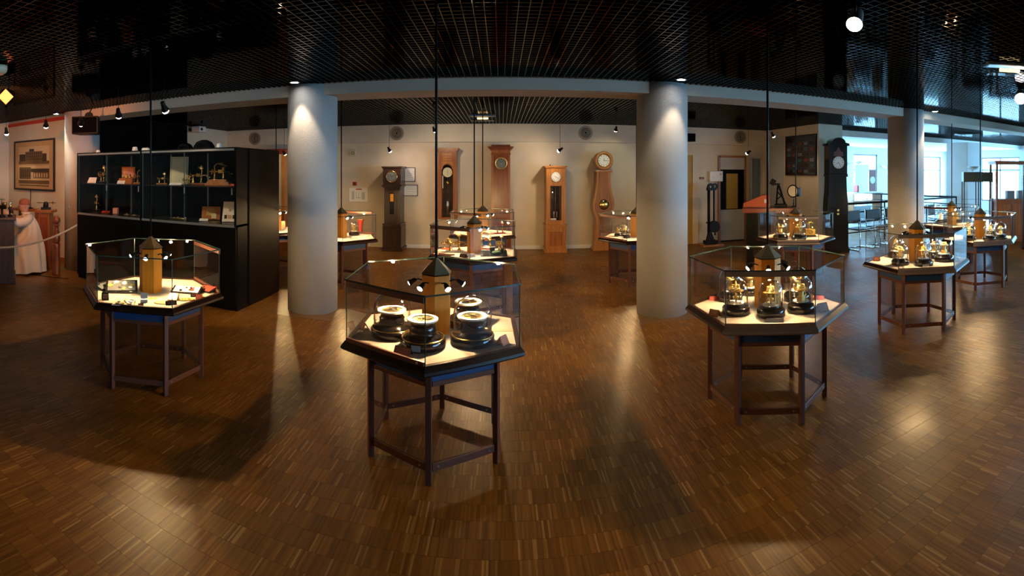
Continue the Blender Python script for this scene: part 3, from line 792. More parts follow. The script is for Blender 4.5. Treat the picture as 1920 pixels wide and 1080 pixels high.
MB().box((0, 0, .012), (.055, .045, .024)).build('body', 'panel_grey', t, bevel=.002); MB().box((0, .024, .042), (.055, .006, .045), M=Matrix.Rotation(-.25, 3, 'X')).build('lid', 'panel_grey', t, bevel=.002)
t, sl, h = tray('wooden_stand', 'small sloping wooden stand right of the amber post', tab(325, 562), r1 - .3, .075, .07, .008, .045, 'oak_honey')
tent(195, 562, 'black card at the left front corner of the watch parts case', 'lacquer_black', .055, .055, r1 + .2)
tent(327, 575, 'black card at the front corner before the gold plates', 'lacquer_black', .085, .028, r1 + .2)
tent(264, 573, 'tiny maroon card below the small grey watch box', 'card_maroon', .04, .018, r1)
tent(362, 556, 'small black card between the gold watch plates', 'lacquer_black', .04, .03, r1)
tent(374, 560, 'small red card by the right corner of the watch parts case', 'card_red', .05, .035, r1 - .3)
flatcard(282, 560, 'olive paper slip lying under the amber post', 'lime_green', .10, .035, r1)

# ------------------------------------------------------------------ black wall cabinet with its two glazed bays
CX0, CX1, CY0, CY1, CH = -6.02, -3.06, 5.03, 6.18, 2.005
cab = thing('wall_cabinet', 'long black display cabinet with sliding glass fronts and silver rails', 'cabinet', (0, 0, 0))
ZS0, ZS1, XM = 1.055, 1.955, -4.62
MB().b2(CX0, CX1, CY0 + .03, CY1, 0, ZS0 - .03).build('lower_body', 'cabinet_black', cab, bevel=.004)
for x0, x1 in ((CX0, XM - .012), (XM + .012, CX1)):
    MB().b2(x0 + .006, x1 - .006, CY0, CY0 + .03, .06, ZS0 - .04).build('lower_door', 'cabinet_black', cab, bevel=.003)
MB().b2(CX0, CX1, CY0, CY1, CH - .04, CH).build('top_board', 'cabinet_black', cab, bevel=.003)
MB().b2(CX0, CX1, CY0 + .55, CY0 + .58, ZS0 - .03, CH - .04).build('back_board', 'curtain_black', cab)
for x0, x1 in ((CX0, CX0 + .03), (CX1 - .03, CX1), (XM - .02, XM + .02)):
    MB().b2(x0, x1, CY0, CY1 if x0 != XM - .02 else CY0 + .55, ZS0 - .03, CH - .04).build('side_panel', 'cabinet_black', cab)
MB().b2(CX1, CX1 + .012, CY0 + .30, CY1, .02, CH - .01).build('end_panel', 'cabinet_end', cab)
MB().b2(CX0, CX1, CY0, CY0 + .55, ZS0 - .03, ZS0 - .002).build('display_floor', 'shelf_black', cab)
ZSH = 1.52
for x0, x1 in ((CX0 + .03, XM - .02), (XM + .02, CX1 - .03)):
    MB().b2(x0, x1, CY0 + .06, CY0 + .55, ZSH - .012, ZSH).build('shelf', 'shelf_black', cab)
    MB().b2(x0, x1, CY0 - .006, CY0 + .03, CH - .042, CH - .016).build('top_rail', 'aluminium', cab, bevel=.002)
    MB().b2(x0, x1, CY0 - .008, CY0 + .03, ZS0 - .035, ZS0 - .004).build('bottom_rail', 'aluminium', cab, bevel=.002)
    m = (x0 + x1) / 2
    for k, (g0, g1, yy) in enumerate(((x0, m + .03, CY0 + .010), (m - .03, x1, CY0 + .019))):
        g = MB().b2(g0 + .004, g1 - .004, yy, yy + .006, ZS0 - .002, CH - .042).build('sliding_pane', 'cabinet_glass', cab)
        MB().b2(g0 + .002, g0 + .008, yy - .002, yy + .008, ZS0, CH - .045).build('pane_edge', 'teal_metal', g)
        MB().b2(g1 - .05, g1 - .035, yy - .008, yy, ZSH - .10, ZSH - .02).build('pane_grip', 'aluminium', g)
    for xx in (x0 + .09, m, x1 - .09):
        MB().b2(xx - .006, xx + .006, CY0 + .525, CY0 + .549, ZS0, CH - .042).build('shelf_upright', 'aluminium', cab)
for i, xx in enumerate((-5.75, -5.3, -4.85, -4.35, -3.85, -3.35)):
    pass
def cabpos(x, y, Yp, z):
    p = on_Y(x, y, Yp); return Vector((p.x, p.y, z + .001))
def slip(lab, x, Yp, z, w, h, mat='paper', rz=0.0, lean=.5, grp=None, cat='card', name='leaning_card'):
    p = cabpos(x, 0, Yp, z); t = thing(name, lab, cat, p, rz, grp)
    M = Matrix.Rotation(-lean, 3, 'X')
    MB().box(M @ Vector((0, 0, h / 2)) + Vector((0, 0, .002)), (w, .004, h), M=M).build('sheet', mat, t)
    MB().box((0, h * math.sin(lean) * .5 + .012, h * .32), (w * .15, .004, h * .62), M=Matrix.Rotation(.25, 3, 'X')).build('strut', mat, t)
    return t
CB = 'exhibits in the black wall cabinet'
machine('brass_lathe', 'brass machine on the upper shelf at the left end of the cabinet', cabpos(192, 340, 5.35, ZSH), -.4, 1.15, 0, 'iron', CB)
slip('white card on the upper shelf at the left end of the cabinet', 171, 5.25, ZSH, .16, .10, rz=.4, lean=.5, grp=CB)
t = thing('instrument_box', 'open wooden box with lid raised on the upper cabinet shelf', 'box', cabpos(238, 340, 5.42, ZSH), .45, CB)
MB().box((0, 0, .04), (.22, .14, .08)).build('body', 'oak_honey', t, bevel=.003)
MB().box((0, .078, .17), (.22, .016, .18)).build('lid', 'oak_honey', t, bevel=.003); MB().box((0, .068, .17), (.17, .004, .13)).build('lid_lining', 'card_pink', t)
for i, xx in enumerate((-.06, 0, .06)): MB().lathe([(.022, .081), (.016, .10), (.010, .12), (.016, .13), (.004, .145)], 14, (xx, -.02, 0)).build('fitting', 'brass', t)
slip('small white label before the open wooden box', 226, 5.18, ZSH, .12, .06, rz=.4, lean=.7, grp=CB)
machine('brass_lathe', 'small machine on a wooden foot at the centre of the upper shelf', cabpos(264, 340, 5.40, ZSH), .5, .95, 1, 'oak_honey', CB)
machine('brass_lathe', 'small dark machine right of the middle upright on the upper shelf', cabpos(303, 340, 5.38, ZSH), .7, .7, 0, 'oak_red', CB)
t = thing('certificate', 'large cream certificate with a ruled border leaning on the upper shelf', 'certificate', cabpos(335, 340, 5.46, ZSH), .35, CB)
M = Matrix.Rotation(-.12, 3, 'X')
MB().box(M @ Vector((0, 0, .20)), (.27, .008, .40), M=M).build('board', 'paper_cream', t)
for dx, dz, w, h in ((0, .02, .23, .004), (0, .38, .23, .004), (-.115, .20, .004, .36), (.115, .20, .004, .36)):
    MB().box(M @ Vector((dx, -.006, dz)), (w, .002, h), M=M).build('border_line', 'print_sepia', t)
slip('white label lying below the cream certificate', 328, 5.22, ZSH, .17, .05, rz=.35, lean=1.0, grp=CB)
machine('brass_lathe', 'dark small lathe standing beside the cream certificate', cabpos(350, 340, 5.22, ZSH), .2, .6, 1, 'iron', CB)
machine('brass_lathe', 'left brass machine of the pair at the right upper shelf', cabpos(369, 340, 5.38, ZSH), .3, 1.1, 0, 'oak_red', CB)
machine('brass_lathe', 'right brass machine on a stepped wooden block, right upper shelf', cabpos(410, 340, 5.40, ZSH + .05), .3, 1.1, 1, 'oak_honey', CB)
t = thing('wooden_block', 'stepped orange wooden block under the right brass machine', 'block', cabpos(410, 340, 5.40, ZSH), .3, CB)
MB().box((0, 0, .012), (.34, .16, .024)).build('step', 'oak_honey', t, bevel=.002); MB().box((0, 0, .036), (.30, .13, .024)).build('block', 'oak_honey', t, bevel=.002)
slip('small orange card at the right end of the upper shelf', 438, 5.25, ZSH, .09, .04, 'red_box', .3, .9, CB)
t = thing('wooden_case', 'flat wooden case with gold cards on the right cabinet floor', 'box', cabpos(395, 420, 5.40, ZS0), .3, CB)
M = Matrix.Rotation(-.25, 3, 'X')
MB().box(M @ Vector((0, 0, .09)), (.26, .02, .18), M=M).build('board', 'oak_honey', t, bevel=.003)
MB().box(M @ Vector((0, -.012, .11)), (.13, .004, .10), M=M).build('gold_card', 'gold', t); MB().box(M @ Vector((.05, -.03, .05)), (.07, .004, .07), M=M).build('small_card', 'paper_cream', t)
slip('white label before the wooden case on the right cabinet floor', 381, 5.20, ZS0, .12, .05, rz=.3, lean=1.0, grp=CB)
t = slip('leaning white placard with a printed picture at the right cabinet end', 430, 5.30, ZS0, .20, .27, rz=.3, lean=.35, grp=CB, name='placard', cat='placard')
M = Matrix.Rotation(-.35, 3, 'X')
for dx, w in ((-.055, .035), (0, .055), (.055, .035)): MB().box(M @ Vector((dx, -.0035, .065)) + Vector((0, 0, .002)), (w, .002, .05), M=M).build('printed_picture', 'print_dark' if w < .05 else 'print_light', t)
slip('red card lying on the left cabinet floor', 197, 5.22, ZS0, .14, .06, 'card_red', .4, 1.1, CB)
t = thing('orange_cube', 'small orange cube standing on the left cabinet floor', 'cube', cabpos(217, 410, 5.24, ZS0), .45, CB); MB().box((0, 0, .045), (.075, .075, .09)).build('cube', 'card_pink', t, bevel=.004); MB().box((0, 0, .092), (.05, .05, .004)).build('lid', 'red_box', t, bevel=.001)
machine('brass_lathe', 'dark brass machine on the cabinet floor at the left end', cabpos(177, 400, 5.38, ZS0), -.2, 1.1, 0, 'iron', CB)
for x, l in ((238, 'first'), (252, 'second'), (266, 'third')):
    t = thing('gear_row', l + ' flat brass gear from the orange cube on the cabinet floor', 'gear', cabpos(x, 410, 5.22, ZS0), 0, CB); MB().lathe([(.05, 0), (.05, .008), (.02, .012)], 20).build('disc', 'bronze', t); MB().lathe([(.008, .012), (.008, .03)], 12).build('hub', 'brass', t)
for x, l in ((325, 'left of two brass bars on the right cabinet floor'), (338, 'right of two brass bars on the right cabinet floor')):
    t = thing('brass_bar', l, 'bar', cabpos(x, 414, 5.22, ZS0), .35, CB); MB().cyl((-.06, 0, .012), (.06, 0, .012), .012, 12).build('rod', 'brass', t); MB().lathe([(.018, 0), (.018, .02)], 14, (.06, 0, .012), Raim((1, 0, 0))).build('collar', 'bronze', t)
# on top of the cabinet
def hat(x, lab, r=.16):
    p = cabpos(x, 270, 5.75, CH); t = thing('black_dome', lab, 'dome', p)
    MB().lathe([(r * 1.2, 0), (r * 1.2, .015), (r, .02), (r * .95, r * .45), (r * .7, r * .8), (r * .3, r * .98), (.01, r)], 28).build('shell', 'lacquer_black', t); MB().torus((0, 0, .02), r * 1.02, .008, 28, 6).build('band', 'iron', t)
hat(383, 'rounded black dome standing on top of the cabinet'); hat(347, 'flatter black dome left of the other on the cabinet top', .13)
for x, w, h, l in ((184, .05, .06, 'small white marker on the cabinet top at its left end'), (253, .07, .09, 'pointed white marker on the middle of the cabinet top'), (273, .13, .06, 'broad white box on the middle of the cabinet top'), (411, .05, .09, 'thin pale fitting at the right end of the cabinet top')):
    p = cabpos(x, 270, 5.25, CH); t = thing('white_marker', l, 'marker', p); MB().prism([(-w / 2, -.03), (w / 2, -.03), (w / 2, .03), (-w / 2, .03)], 0, h * .7, [(-w * .4, -.02), (w * .4, -.02), (w * .4, .02), (-w * .4, .02)]).build('body', 'plastic_white', t); MB().box((0, 0, h * .72), (w * .7, .03, .006)).build('lid', 'plastic_white', t)
# black drape on the bay wall behind the cabinet
dr = MB(); n = 60; pts = []
for i in range(n + 1):
    yy = 5.82 + (8.75 - 5.82) * i / n; pts.append((XB + .10 + .025 * math.sin(i * 1.35), yy))
for i in range(n, -1, -1): pts.append((XB + .075 + .025 * math.sin(i * 1.35), 5.82 + (8.75 - 5.82) * i / n))
dr.prism(pts, .02, ZC - .01)
tag(dr.build('black_curtain', 'curtain_black'), 'plain black curtain hanging behind the top of the cabinet', 'curtain')

# ------------------------------------------------------------------ tall clocks
def dial(t, x, z, r, y, face='enamel_white', bez='brass', hands=(10, 2), numerals=True, bz=.10):
    M = Raim((0, -1, 0))
    d = MB().lathe([(r, 0), (r, .008)], 40, (x, y, z), M).build('dial', face, t)
    MB().torus((x, y - .008, z), r * (1 + bz * .5), r * bz, 44, 8, M).build('bezel', bez, t)
    if numerals:
        for k in range(12):
            a = k * PI / 6; c = Vector((x + math.sin(a) * r * .78, y - .0095, z + math.cos(a) * r * .78))
            MB().box((0, 0, 0), (r * .075, .002, r * .22), M=Matrix.Rotation(a, 3, 'Y')).build('numeral', 'ink', d, c)
    for h, l in ((hands[0] * PI / 6, .5), (hands[1] * PI / 6, .75)):
        c = Vector((x + math.sin(h) * r * l / 2, y - .012, z + math.cos(h) * r * l / 2))
        MB().box((0, 0, 0), (r * .06, .002, r * l), M=Matrix.Rotation(h, 3, 'Y')).build('hand', 'ink', d, c)
    MB().lathe([(r * .07, 0), (r * .05, .008)], 12, (x, y - .008, z), M).build('hub', bez, d)
    return d
def cornice(mb, w, d, z, h, over, y0=0.0):
    """stepped, spreading moulding; front at y0, back at d"""
    for f0, f1, o in ((0, .3, .25), (.3, .65, .65), (.65, 1, 1.0)):
        mb.b2(-w / 2 - over * o, w / 2 + over * o, y0 - over * o, d, z + h * f0, z + h * f1)
    return mb
GC = 'tall clocks along the back wall'
def clk(x, Yf, lab, rz=0.0, name='longcase_clock'):
    p = on_Y(x, 400, Yf); return thing(name, lab, 'clock', (p.x, Yf, 0), rz, GC)
# A: dark longcase
t = clk(734.5, 10.12, 'dark slender longcase clock with a brass dial, left of the framed papers'); D = .50
cornice(MB(), .41, D, .0, .07, .03).build('foot', 'walnut_dark', t)
MB().b2(-.205, .205, 0, D, .07, .54).build('base', 'walnut_dark', t, bevel=.006); MB().b2(-.13, .13, -.012, 0, .14, .46).build('base_panel', 'walnut_dark', t, bevel=.006)
cornice(MB(), .37, D - .01, .54, .05, .02).build('waist_moulding', 'walnut_dark', t)
MB().b2(-.175, .175, .03, D - .02, .59, 1.38).build('waist', 'walnut_dark', t, bevel=.005)
dd = MB().b2(-.115, .115, .014, .03, .66, 1.31).build('door', 'walnut_dark', t, bevel=.004); MB().b2(-.05, .05, .008, .014, .80, 1.25).build('door_glass', 'lacquer_black', dd); MB().b2(-.035, .035, .0045, .008, 1.07, 1.23).build('door_window', 'amber_wood', dd)
cornice(MB(), .37, D - .01, 1.37, .05, .035).build('hood_sill', 'walnut_dark', t)
MB().b2(-.195, .195, .0, D - .01, 1.42, 1.77).build('hood', 'walnut_dark', t, bevel=.005); cornice(MB(), .39, D - .01, 1.77, .05, .03).build('hood_cornice', 'walnut_dark', t)
dial(t, 0, 1.60, .112, -.003, 'dial_grey', 'brass', (11, 2), bz=.10)
# B: wall regulator
t = clk(838.5, 10.40, 'narrow wall regulator clock with a cream dial and open pendulum door', name='wall_clock'); D = YB - 10.40
zb, zt = .72, 2.20
for x0, x1 in ((-.20, -.125), (.125, .20)): MB().b2(x0, x1, 0, D, zb, zt - .07).build('side', 'oak_red', t, bevel=.004)
MB().b2(-.20, .20, D - .02, D, zb, zt - .07).build('back_board', 'walnut_dark', t)
MB().b2(-.20, .20, .0, D, zb - .04, zb).build('floor_board', 'oak_red', t, bevel=.004)
ar = [(-.125, 1.93), (-.125, 1.76)] + [(-.105 * math.cos(a), 1.76 + .105 * math.sin(a)) for a in [PI * k / 14 for k in range(15)]] + [(.125, 1.76), (.125, 1.93)]
MB().slab(ar, .005, .03).build('arch', 'oak_honey', t); MB().b2(-.125, .125, .012, .03, 1.93, 2.13).build('frieze', 'oak_red', t)
MB().torus((0, .004, 1.76), .115, .012, 24, 8, Matrix.Rotation(PI / 2, 3, 'X'), PI).build('arch_moulding', 'oak_red', t)
for k in range(3): MB().b2(-.10, .10, .006, .012, 1.95 + .055 * k, 1.985 + .055 * k).build('frieze_slat', 'oak_honey', t)
cornice(MB(), .40, D, zt - .07, .09, .045).build('cornice', 'oak_red', t)
dial(t, 0, 1.695, .10, .07, 'enamel_cream', 'enamel_cream', (12, 6), False, .04)
MB().cyl((0, .09, 1.66), (0, .09, 1.25), .004, 8).build('pendulum_rod', 'steel', t)
MB().lathe([(.02, 1.42), (.035, 1.45), (.03, 1.50), (.012, 1.52)], 16, (0, .08, 0)).build('movement', 'brass', t)
MB().lathe([(.038, .80), (.038, 1.06), (.030, 1.075)], 22, (0, .09, 0)).build('pendulum_weight', 'steel', t)
MB().b2(-.115, -.095, .07, .09, 1.35, 1.62).build('thermometer', 'enamel_cream', t)
# C: reddish longcase with dark dial
t = clk(939, 10.25, 'tall mahogany longcase clock with a grey dial and wide cornice'); D = YB - 10.25
MB().b2(-.235, .235, 0, D, 0, .10).build('foot', 'mahogany', t, bevel=.006); MB().b2(-.215, .215, .015, D, .10, .50).build('base', 'mahogany', t, bevel=.005)
MB().b2(-.20, .20, .02, D, .50, 2.10).build('trunk', 'mahogany', t, bevel=.004)
for x0 in (-.20, .155): MB().b2(x0, x0 + .045, .008, .02, .52, 2.08).build('stile', 'oak_red', t, bevel=.003)
MB().b2(-.15, .15, .012, .02, .62, 2.02).build('door', 'mahogany', t, bevel=.003)
cornice(MB(), .40, D, 2.06, .04, .012, .02).build('neck_moulding', 'mahogany', t); MB().b2(-.20, .20, .02, D, 2.10, 2.17).build('frieze', 'oak_red', t)
cornice(MB(), .40, D, 2.17, .07, .07, .02).build('cornice', 'mahogany', t); MB().b2(-.20, .20, .02, D, 2.24, 2.28).build('crown', 'mahogany', t)
dial(t, .005, 1.885, .112, .006, 'dial_grey', 'gold', (11, 1), bz=.14)
# D: honey oak longcase with glazed door
t = clk(1042.5, 10.14, 'honey coloured longcase clock with a white dial and glazed pendulum door'); D = YB - 10.14
MB().b2(-.235, .235, -.01, D, 0, .09).build('foot', 'oak_honey', t, bevel=.005)
MB().b2(-.215, .215, 0, D, .09, .52).build('base', 'oak_honey', t, bevel=.004); MB().b2(-.135, .135, -.010, 0, .15, .44).build('base_panel', 'oak_red', t, bevel=.008)
cornice(MB(), .42, D, .52, .07, .025).build('base_moulding', 'oak_honey', t)
for x0, x1 in ((-.205, -.120), (.120, .205)): MB().b2(x0, x1, .01, D, .59, 1.78).build('stile', 'oak_honey', t, bevel=.003)
MB().b2(-.12, .12, D - .02, D, .59, 1.78).build('back_board', 'walnut_dark', t); MB().b2(-.12, .12, .01, .04, 1.42, 1.78).build('head_board', 'oak_honey', t, bevel=.003)
MB().b2(-.12, .12, .01, .04, .59, .68).build('lower_rail', 'oak_honey', t, bevel=.003)
g = MB().b2(-.12, .12, .012, .018, .68, 1.42).build('door_pane', 'clear_glass', t)
MB().b2(-.125, .125, .004, .012, 1.405, 1.43).build('door_frame_top', 'oak_red', t)
for x0 in (-.128, .116): MB().b2(x0, x0 + .012, .004, .012, .66, 1.42).build('door_stile', 'oak_red', t)
MB().cyl((0, .12, 1.42), (0, .12, .86), .004, 8).build('pendulum_rod', 'steel', t)
for dx in (-.03, .03): MB().lathe([(.016, .72), (.016, .86)], 14, (dx, .12, 0)).build('mercury_jar', 'steel', t)
MB().b2(-.11, .01, .06, .10, .685, .72).build('card', 'paper', t)
cornice(MB(), .42, D, 1.78, .05, .03).build('cornice', 'oak_honey', t)
dial(t, 0, 1.595, .098, .006, 'enamel_white', 'steel', (10, 4), bz=.05)
for dx, dz in ((-.10, 0), (.10, 0), (0, -.10)): MB().lathe([(.010, 0), (.006, .012)], 10, (dx, .006, 1.595 + dz), Raim((0, -1, 0))).build('clamp', 'gold', t)
MB().lathe([(.012, 1.83), (.018, 1.845), (.008, 1.86)], 12, (-.12, .1, 0)).build('finial', 'brass', t)
# E: violin shaped floor clock
p = on_Y(1132, 400, 10.28); t = thing('violin_clock', 'curved violin shaped floor clock with round head and brass pendulum bob', 'clock', (p.x, 10.28, 0), 0, GC); D = .30
half = [(.235, 0), (.235, .04), (.20, .09), (.180, .58), (.165, .66), (.195, .76), (.228, .87), (.240, .98), (.230, 1.08), (.200, 1.20), (.172, 1.34), (.158, 1.48), (.152, 1.60), (.152, 1.72)]
MB().slab([(x, z) for x, z in half] + [(-x, z) for x, z in reversed(half)], 0, D).build('trunk', 'oak_honey', t, bevel=.02, seg=3)
half2 = [(x - .055, z) for x, z in half[4:]]
MB().slab([(x, z) for x, z in half2] + [(-x, z) for x, z in reversed(half2)], -.016, 0).build('front_panel', 'oak_red', t, bevel=.006)
MB().b2(-.165, .165, -.012, 0, .14, .48).build('base_panel', 'oak_honey', t, bevel=.008)
hz = 1.945; M = Raim((0, -1, 0))
MB().lathe([(.195, -.24), (.20, 0), (.195, .015)], 44, (0, 0, hz), M).build('head', 'oak_honey', t)
MB().torus((0, -.015, hz), .172, .032, 44, 10, M).build('head_ring', 'oak_honey', t)
MB().b2(-.19, .19, -.02, .2, 1.70, 1.735).build('collar', 'oak_honey', t, bevel=.006)
dial(t, 0, hz, .130, -.018, 'enamel_white', 'brass', (12, 3), bz=.05)
MB().ring((0, -.02, .995), .112, .142, .024, 36, M).build('porthole_ring', 'oak_red', t); MB().lathe([(.115, 0), (.115, .004)], 32, (0, -.018, .995), M).build('porthole', 'lacquer_black', t)
MB().lathe([(.100, 0), (.094, .012), (.066, .026), (.02, .034)], 32, (0, -.022, .995), M).build('pendulum_bob', 'brass', t)
# F: glazed clock cabinet glimpsed left of the first column
p = on_Y(519, 400, 10.2); t = thing('glazed_clock_case', 'red cornice clock case with a pale glazed door, glimpsed beside the cabinet', 'clock', (p.x, 10.2, 0), 0, GC); D = YB - 10.2
MB().b2(-.20, .20, 0, D, .0, .72).build('base', 'oak_red', t, bevel=.004)
for x0 in (-.20, .12): MB().b2(x0, x0 + .08, 0, D, .72, 2.12).build('stile', 'oak_honey', t, bevel=.003)
MB().b2(-.12, .12, .03, D, .72, 2.12).build('back_board', 'enamel_cream', t); MB().b2(-.12, .12, .01, .016, .72, 2.12).build('door_pane', 'clear_glass', t)
cornice(MB(), .40, D, 2.12, .12, .05).build('cornice', 'desk_red', t)
# G: black arched longcase clock by the pier
t = thing('longcase_clock', 'tall black lacquer longcase clock with arched hood beside the pier wall', 'clock', (6.50, 7.80, 0), -.30, GC); D = .30
MB().b2(-.26, .26, 0, D, 0, .08).build('foot', 'lacquer_black', t, bevel=.006)
hf = [(.24, .08), (.24, .62), (.225, .70), (.235, .90), (.225, 1.10), (.205, 1.30), (.195, 1.62)]
MB().slab([(x, z) for x, z in hf] + [(-x, z) for x, z in reversed(hf)], .02, D).build('trunk', 'lacquer_black', t, bevel=.012)
MB().b2(-.215, .215, -.01, D, 1.60, 1.66).build('hood_sill', 'lacquer_black', t, bevel=.005)
MB().b2(-.205, .205, 0, D, 1.66, 2.26).build('hood', 'lacquer_black', t, bevel=.005)
hd = [(-.245, 2.25), (.245, 2.25), (.235, 2.30), (.15, 2.32)] + [(.15 * math.cos(a), 2.32 + .10 * math.sin(a)) for a in [PI * k / 12 for k in range(1, 12)]] + [(-.15, 2.32), (-.235, 2.30)]
MB().slab(hd, -.04, D).build('arched_top', 'lacquer_black', t, bevel=.006)
dial(t, 0, 1.90, .125, -.004, 'enamel_white', 'bronze', (8, 5), bz=.05)
cr = MB(); cr.slab([(-.115, 2.03), (.115, 2.03), (.10, 2.12), (.05, 2.14), (0, 2.24), (-.05, 2.14), (-.10, 2.12)], -.012, 0); cr.build('crest', 'card_maroon', t)
MB().lathe([(.03, 0), (.02, .012)], 16, (0, .012, .90), Raim((0, -1, 0))).build('bob', 'gold', t)
MB().slab([(-.02, .80), (.02, .80), (.025, .84), (-.025, .84)], .008, .02).build('escutcheon', 'gold', t)

# ------------------------------------------------------------------ things on the back wall
def vent(x, y, lab):
    p = on_Y(x, y, YB - .10); t = thing('round_vent', lab, 'vent', p, 0, 'round air vents on the bulkhead'); M = Raim((0, -1, 0))
    MB().ring((0, 0, 0), .110, .158, .014, 36, M).build('rim', 'vent_bronze', t)
    for k in range(4): MB().ring((0, -.002, 0), .022 + .022 * k, .034 + .022 * k, .012 + .003 * (3 - k), 32, M).build('ring_vane', 'vent_bronze', t)
    MB().lathe([(.11, -.001), (.11, .003)], 28, (0, 0, 0), M).build('throat', 'void_black', t)
for x, y, l in ((478, 260, 'round air vent left, above the end of the black cabinet'), (744, 250, 'round air vent above the dark longcase clock'), (1098, 249, 'round air vent left above the violin clock'), (1388, 257, 'round air vent above the grey door at the right')): vent(x, y, l)
def on_wall(x0, x1, y0, y1, Yw=YB):
    a = on_Y((x0 + x1) / 2, y0, Yw); b = on_Y((x0 + x1) / 2, y1, Yw); l = on_Y(x0, y0, Yw).x; r = on_Y(x1, y0, Yw).x
    return (l + r) / 2, r - l, b.z, a.z
def framed(x0, x1, y0, y1, lab, sheet='paper', frame='ink', fw=.014, lines=6, cat='picture', name='framed_notice', Yw=YB):
    cx, w, z0, z1 = on_wall(x0, x1, y0, y1, Yw); h = z1 - z0; t = thing(name, lab, cat, (cx, Yw, z0)); d = .02
    MB().b2(-w / 2 + fw, w / 2 - fw, -d + .006, -.001, fw, h - fw).build('sheet', sheet, t)
    for a, b, c, e in ((-w / 2, w / 2, 0, fw), (-w / 2, w / 2, h - fw, h), (-w / 2, -w / 2 + fw, fw, h - fw), (w / 2 - fw, w / 2, fw, h - fw)): MB().b2(a, b, -d, -.001, c, e).build('frame_bar', frame, t)
    for k in range(lines):
        zz = h * (.82 - .64 * k / max(1, lines - 1)); MB().b2(-w * .33, w * (.33 if k % 3 else .2), -d + .0045, -d + .006, zz - .004, zz + .004).build('text_line', 'panel_grey', t)
    return t, w, h
framed(758, 779, 314, 340.5, 'upright black framed notice right of the dark longcase clock')
framed(757, 783.5, 346.5, 367.5, 'wide black framed notice below the upright one', lines=4)
t, w, h = framed(655, 690, 352, 378, 'evacuation plan with a red heading beside the left column', frame='plastic_white', fw=.006, lines=0)
MB().b2(-.06, .08, -.0165, -.0145, h - .045, h - .02).build('heading', 'red_line', t)
for (a, b, c, e) in ((-.16, -.10, .05, .24), (.08, .15, .05, .22), (-.06, .05, .08, .10), (-.06, -.05, .10, .22), (.0, .01, .10, .2)): MB().b2(a, b, -.0165, -.0145, c, e).build('plan_drawing', 'panel_grey', t)
cx, w, z0, z1 = on_wall(661, 670, 340, 349)
t = thing('alarm_box', 'small red alarm call point above the evacuation plan', 'alarm', (cx, YB, (z0 + z1) / 2)); MB().box((0, -.02, 0), (.09, .038, .09)).build('housing', 'card_red', t, bevel=.005); MB().box((0, -.041, 0), (.05, .004, .05)).build('button', 'card_maroon', t)
cx, w, z0, z1 = on_wall(657, 668, 280, 294)
t = thing('wall_sounder', 'cream square sounder high on the wall by the left column', 'sounder', (cx, YB, (z0 + z1) / 2)); MB().box((0, -.02, 0), (.13, .038, .15)).build('housing', 'enamel_cream', t, bevel=.006); MB().ring((0, -.04, 0), .02, .04, .006, 20, Raim((0, -1, 0))).build('grille', 'bronze', t)
# right end of the back wall: door, portal, pendulum machine
cx, w, z0, z1 = on_wall(1283, 1308, 277, 462)
X1 = cx + w / 2; X0_ = X1 - .85
d1 = struct('door_1', MB().b2(X0_ + .16, X1 - .15, YB - .03, YB, 0, 2.10), 'panel_yellow')
for a, b, c, e in ((X0_, X0_ + .16, 0, 2.25), (X1 - .15, X1, 0, 2.25), (X0_ + .16, X1 - .15, 2.10, 2.25)): MB().b2(a, b, YB - .06, YB, c, e).build('door_frame', 'plaster', d1)
MB().lathe([(.022, 0), (.02, .05)], 14, (X0_ + .24, YB - .03, 1.0), Raim((0, -1, 0))).build('door_handle', 'steel', d1)
cx, w, z0, z1 = on_wall(1311, 1320, 331, 336)
t = thing('door_sign', 'tiny dark sign on the wall beside the yellow door', 'sign', (cx, YB, z0)); MB().b2(-w / 2, w / 2, -.012, -.001, 0, .05).build('plate', 'card_maroon', t, bevel=.002); MB().b2(-w * .35, w * .35, -.014, -.012, .02, .03).build('lettering', 'card_pink', t)
cx, w, z0, z1 = on_wall(1328, 1352, 321, 340)
t = thing('white_fuse_box', 'white wall box with a small lamp beside the grey portal', 'box', (cx, YB, z0)); MB().b2(-w / 2, w / 2, -.10, -.001, 0, z1 - z0).build('housing', 'plastic_white', t, bevel=.006); MB().lathe([(.018, 0), (.012, .01)], 14, (-w * .2, -.10, .10), Raim((0, -1, 0))).build('lamp_lens', 'enamel_white', t); MB().b2(w * .25, w * .42, -.106, -.10, .15, .20).build('switch', 'panel_grey', t)
# portal of grey panels
cx, w, z0, z1 = on_wall(1347, 1396, 292, 457)
d2 = struct('door_2', MB().b2(cx - w / 2, cx + w / 2, YB - .02, YB, 0, z1), 'cabinet_black')
MB().b2(cx - w / 2 + .03, cx + w / 2 - .03, YB - .04, YB - .02, z1 - .34, z1 - .05).build('upper_panel', 'panel_grey', d2)
MB().b2(cx - w / 2 + .03, cx + w / 2 - .03, YB - .04, YB - .02, .03, .78).build('lower_panel', 'panel_grey', d2)
MB().b2(cx - w / 2 + .20, cx + w / 2 - .21, YB - .035, YB - .02, .80, 1.66).build('yellow_reflection', 'panel_yellow', d2)  # thin yellow slab paints a reflection on the dark middle of the portal
for a, b, c, e in ((cx - w / 2 - .02, cx - w / 2 + .03, 0, z1), (cx + w / 2 - .03, cx + w / 2 + .02, 0, z1), (cx - w / 2, cx + w / 2, z1 - .05, z1)): MB().b2(a, b, YB - .06, YB, c, e).build('door_frame', 'cabinet_wood', d2)
xr = cx + w / 2 + .02
d3 = struct('door_3', MB().box((xr + .18, YB - .20, 1.02), (.045, .42, 2.02), -1.0), 'panel_blue_grey')
MB().box((xr + .02, YB - .31, 1.02), (.05, .03, 2.02), -1.0).build('door_edge', 'desk_red', d3)
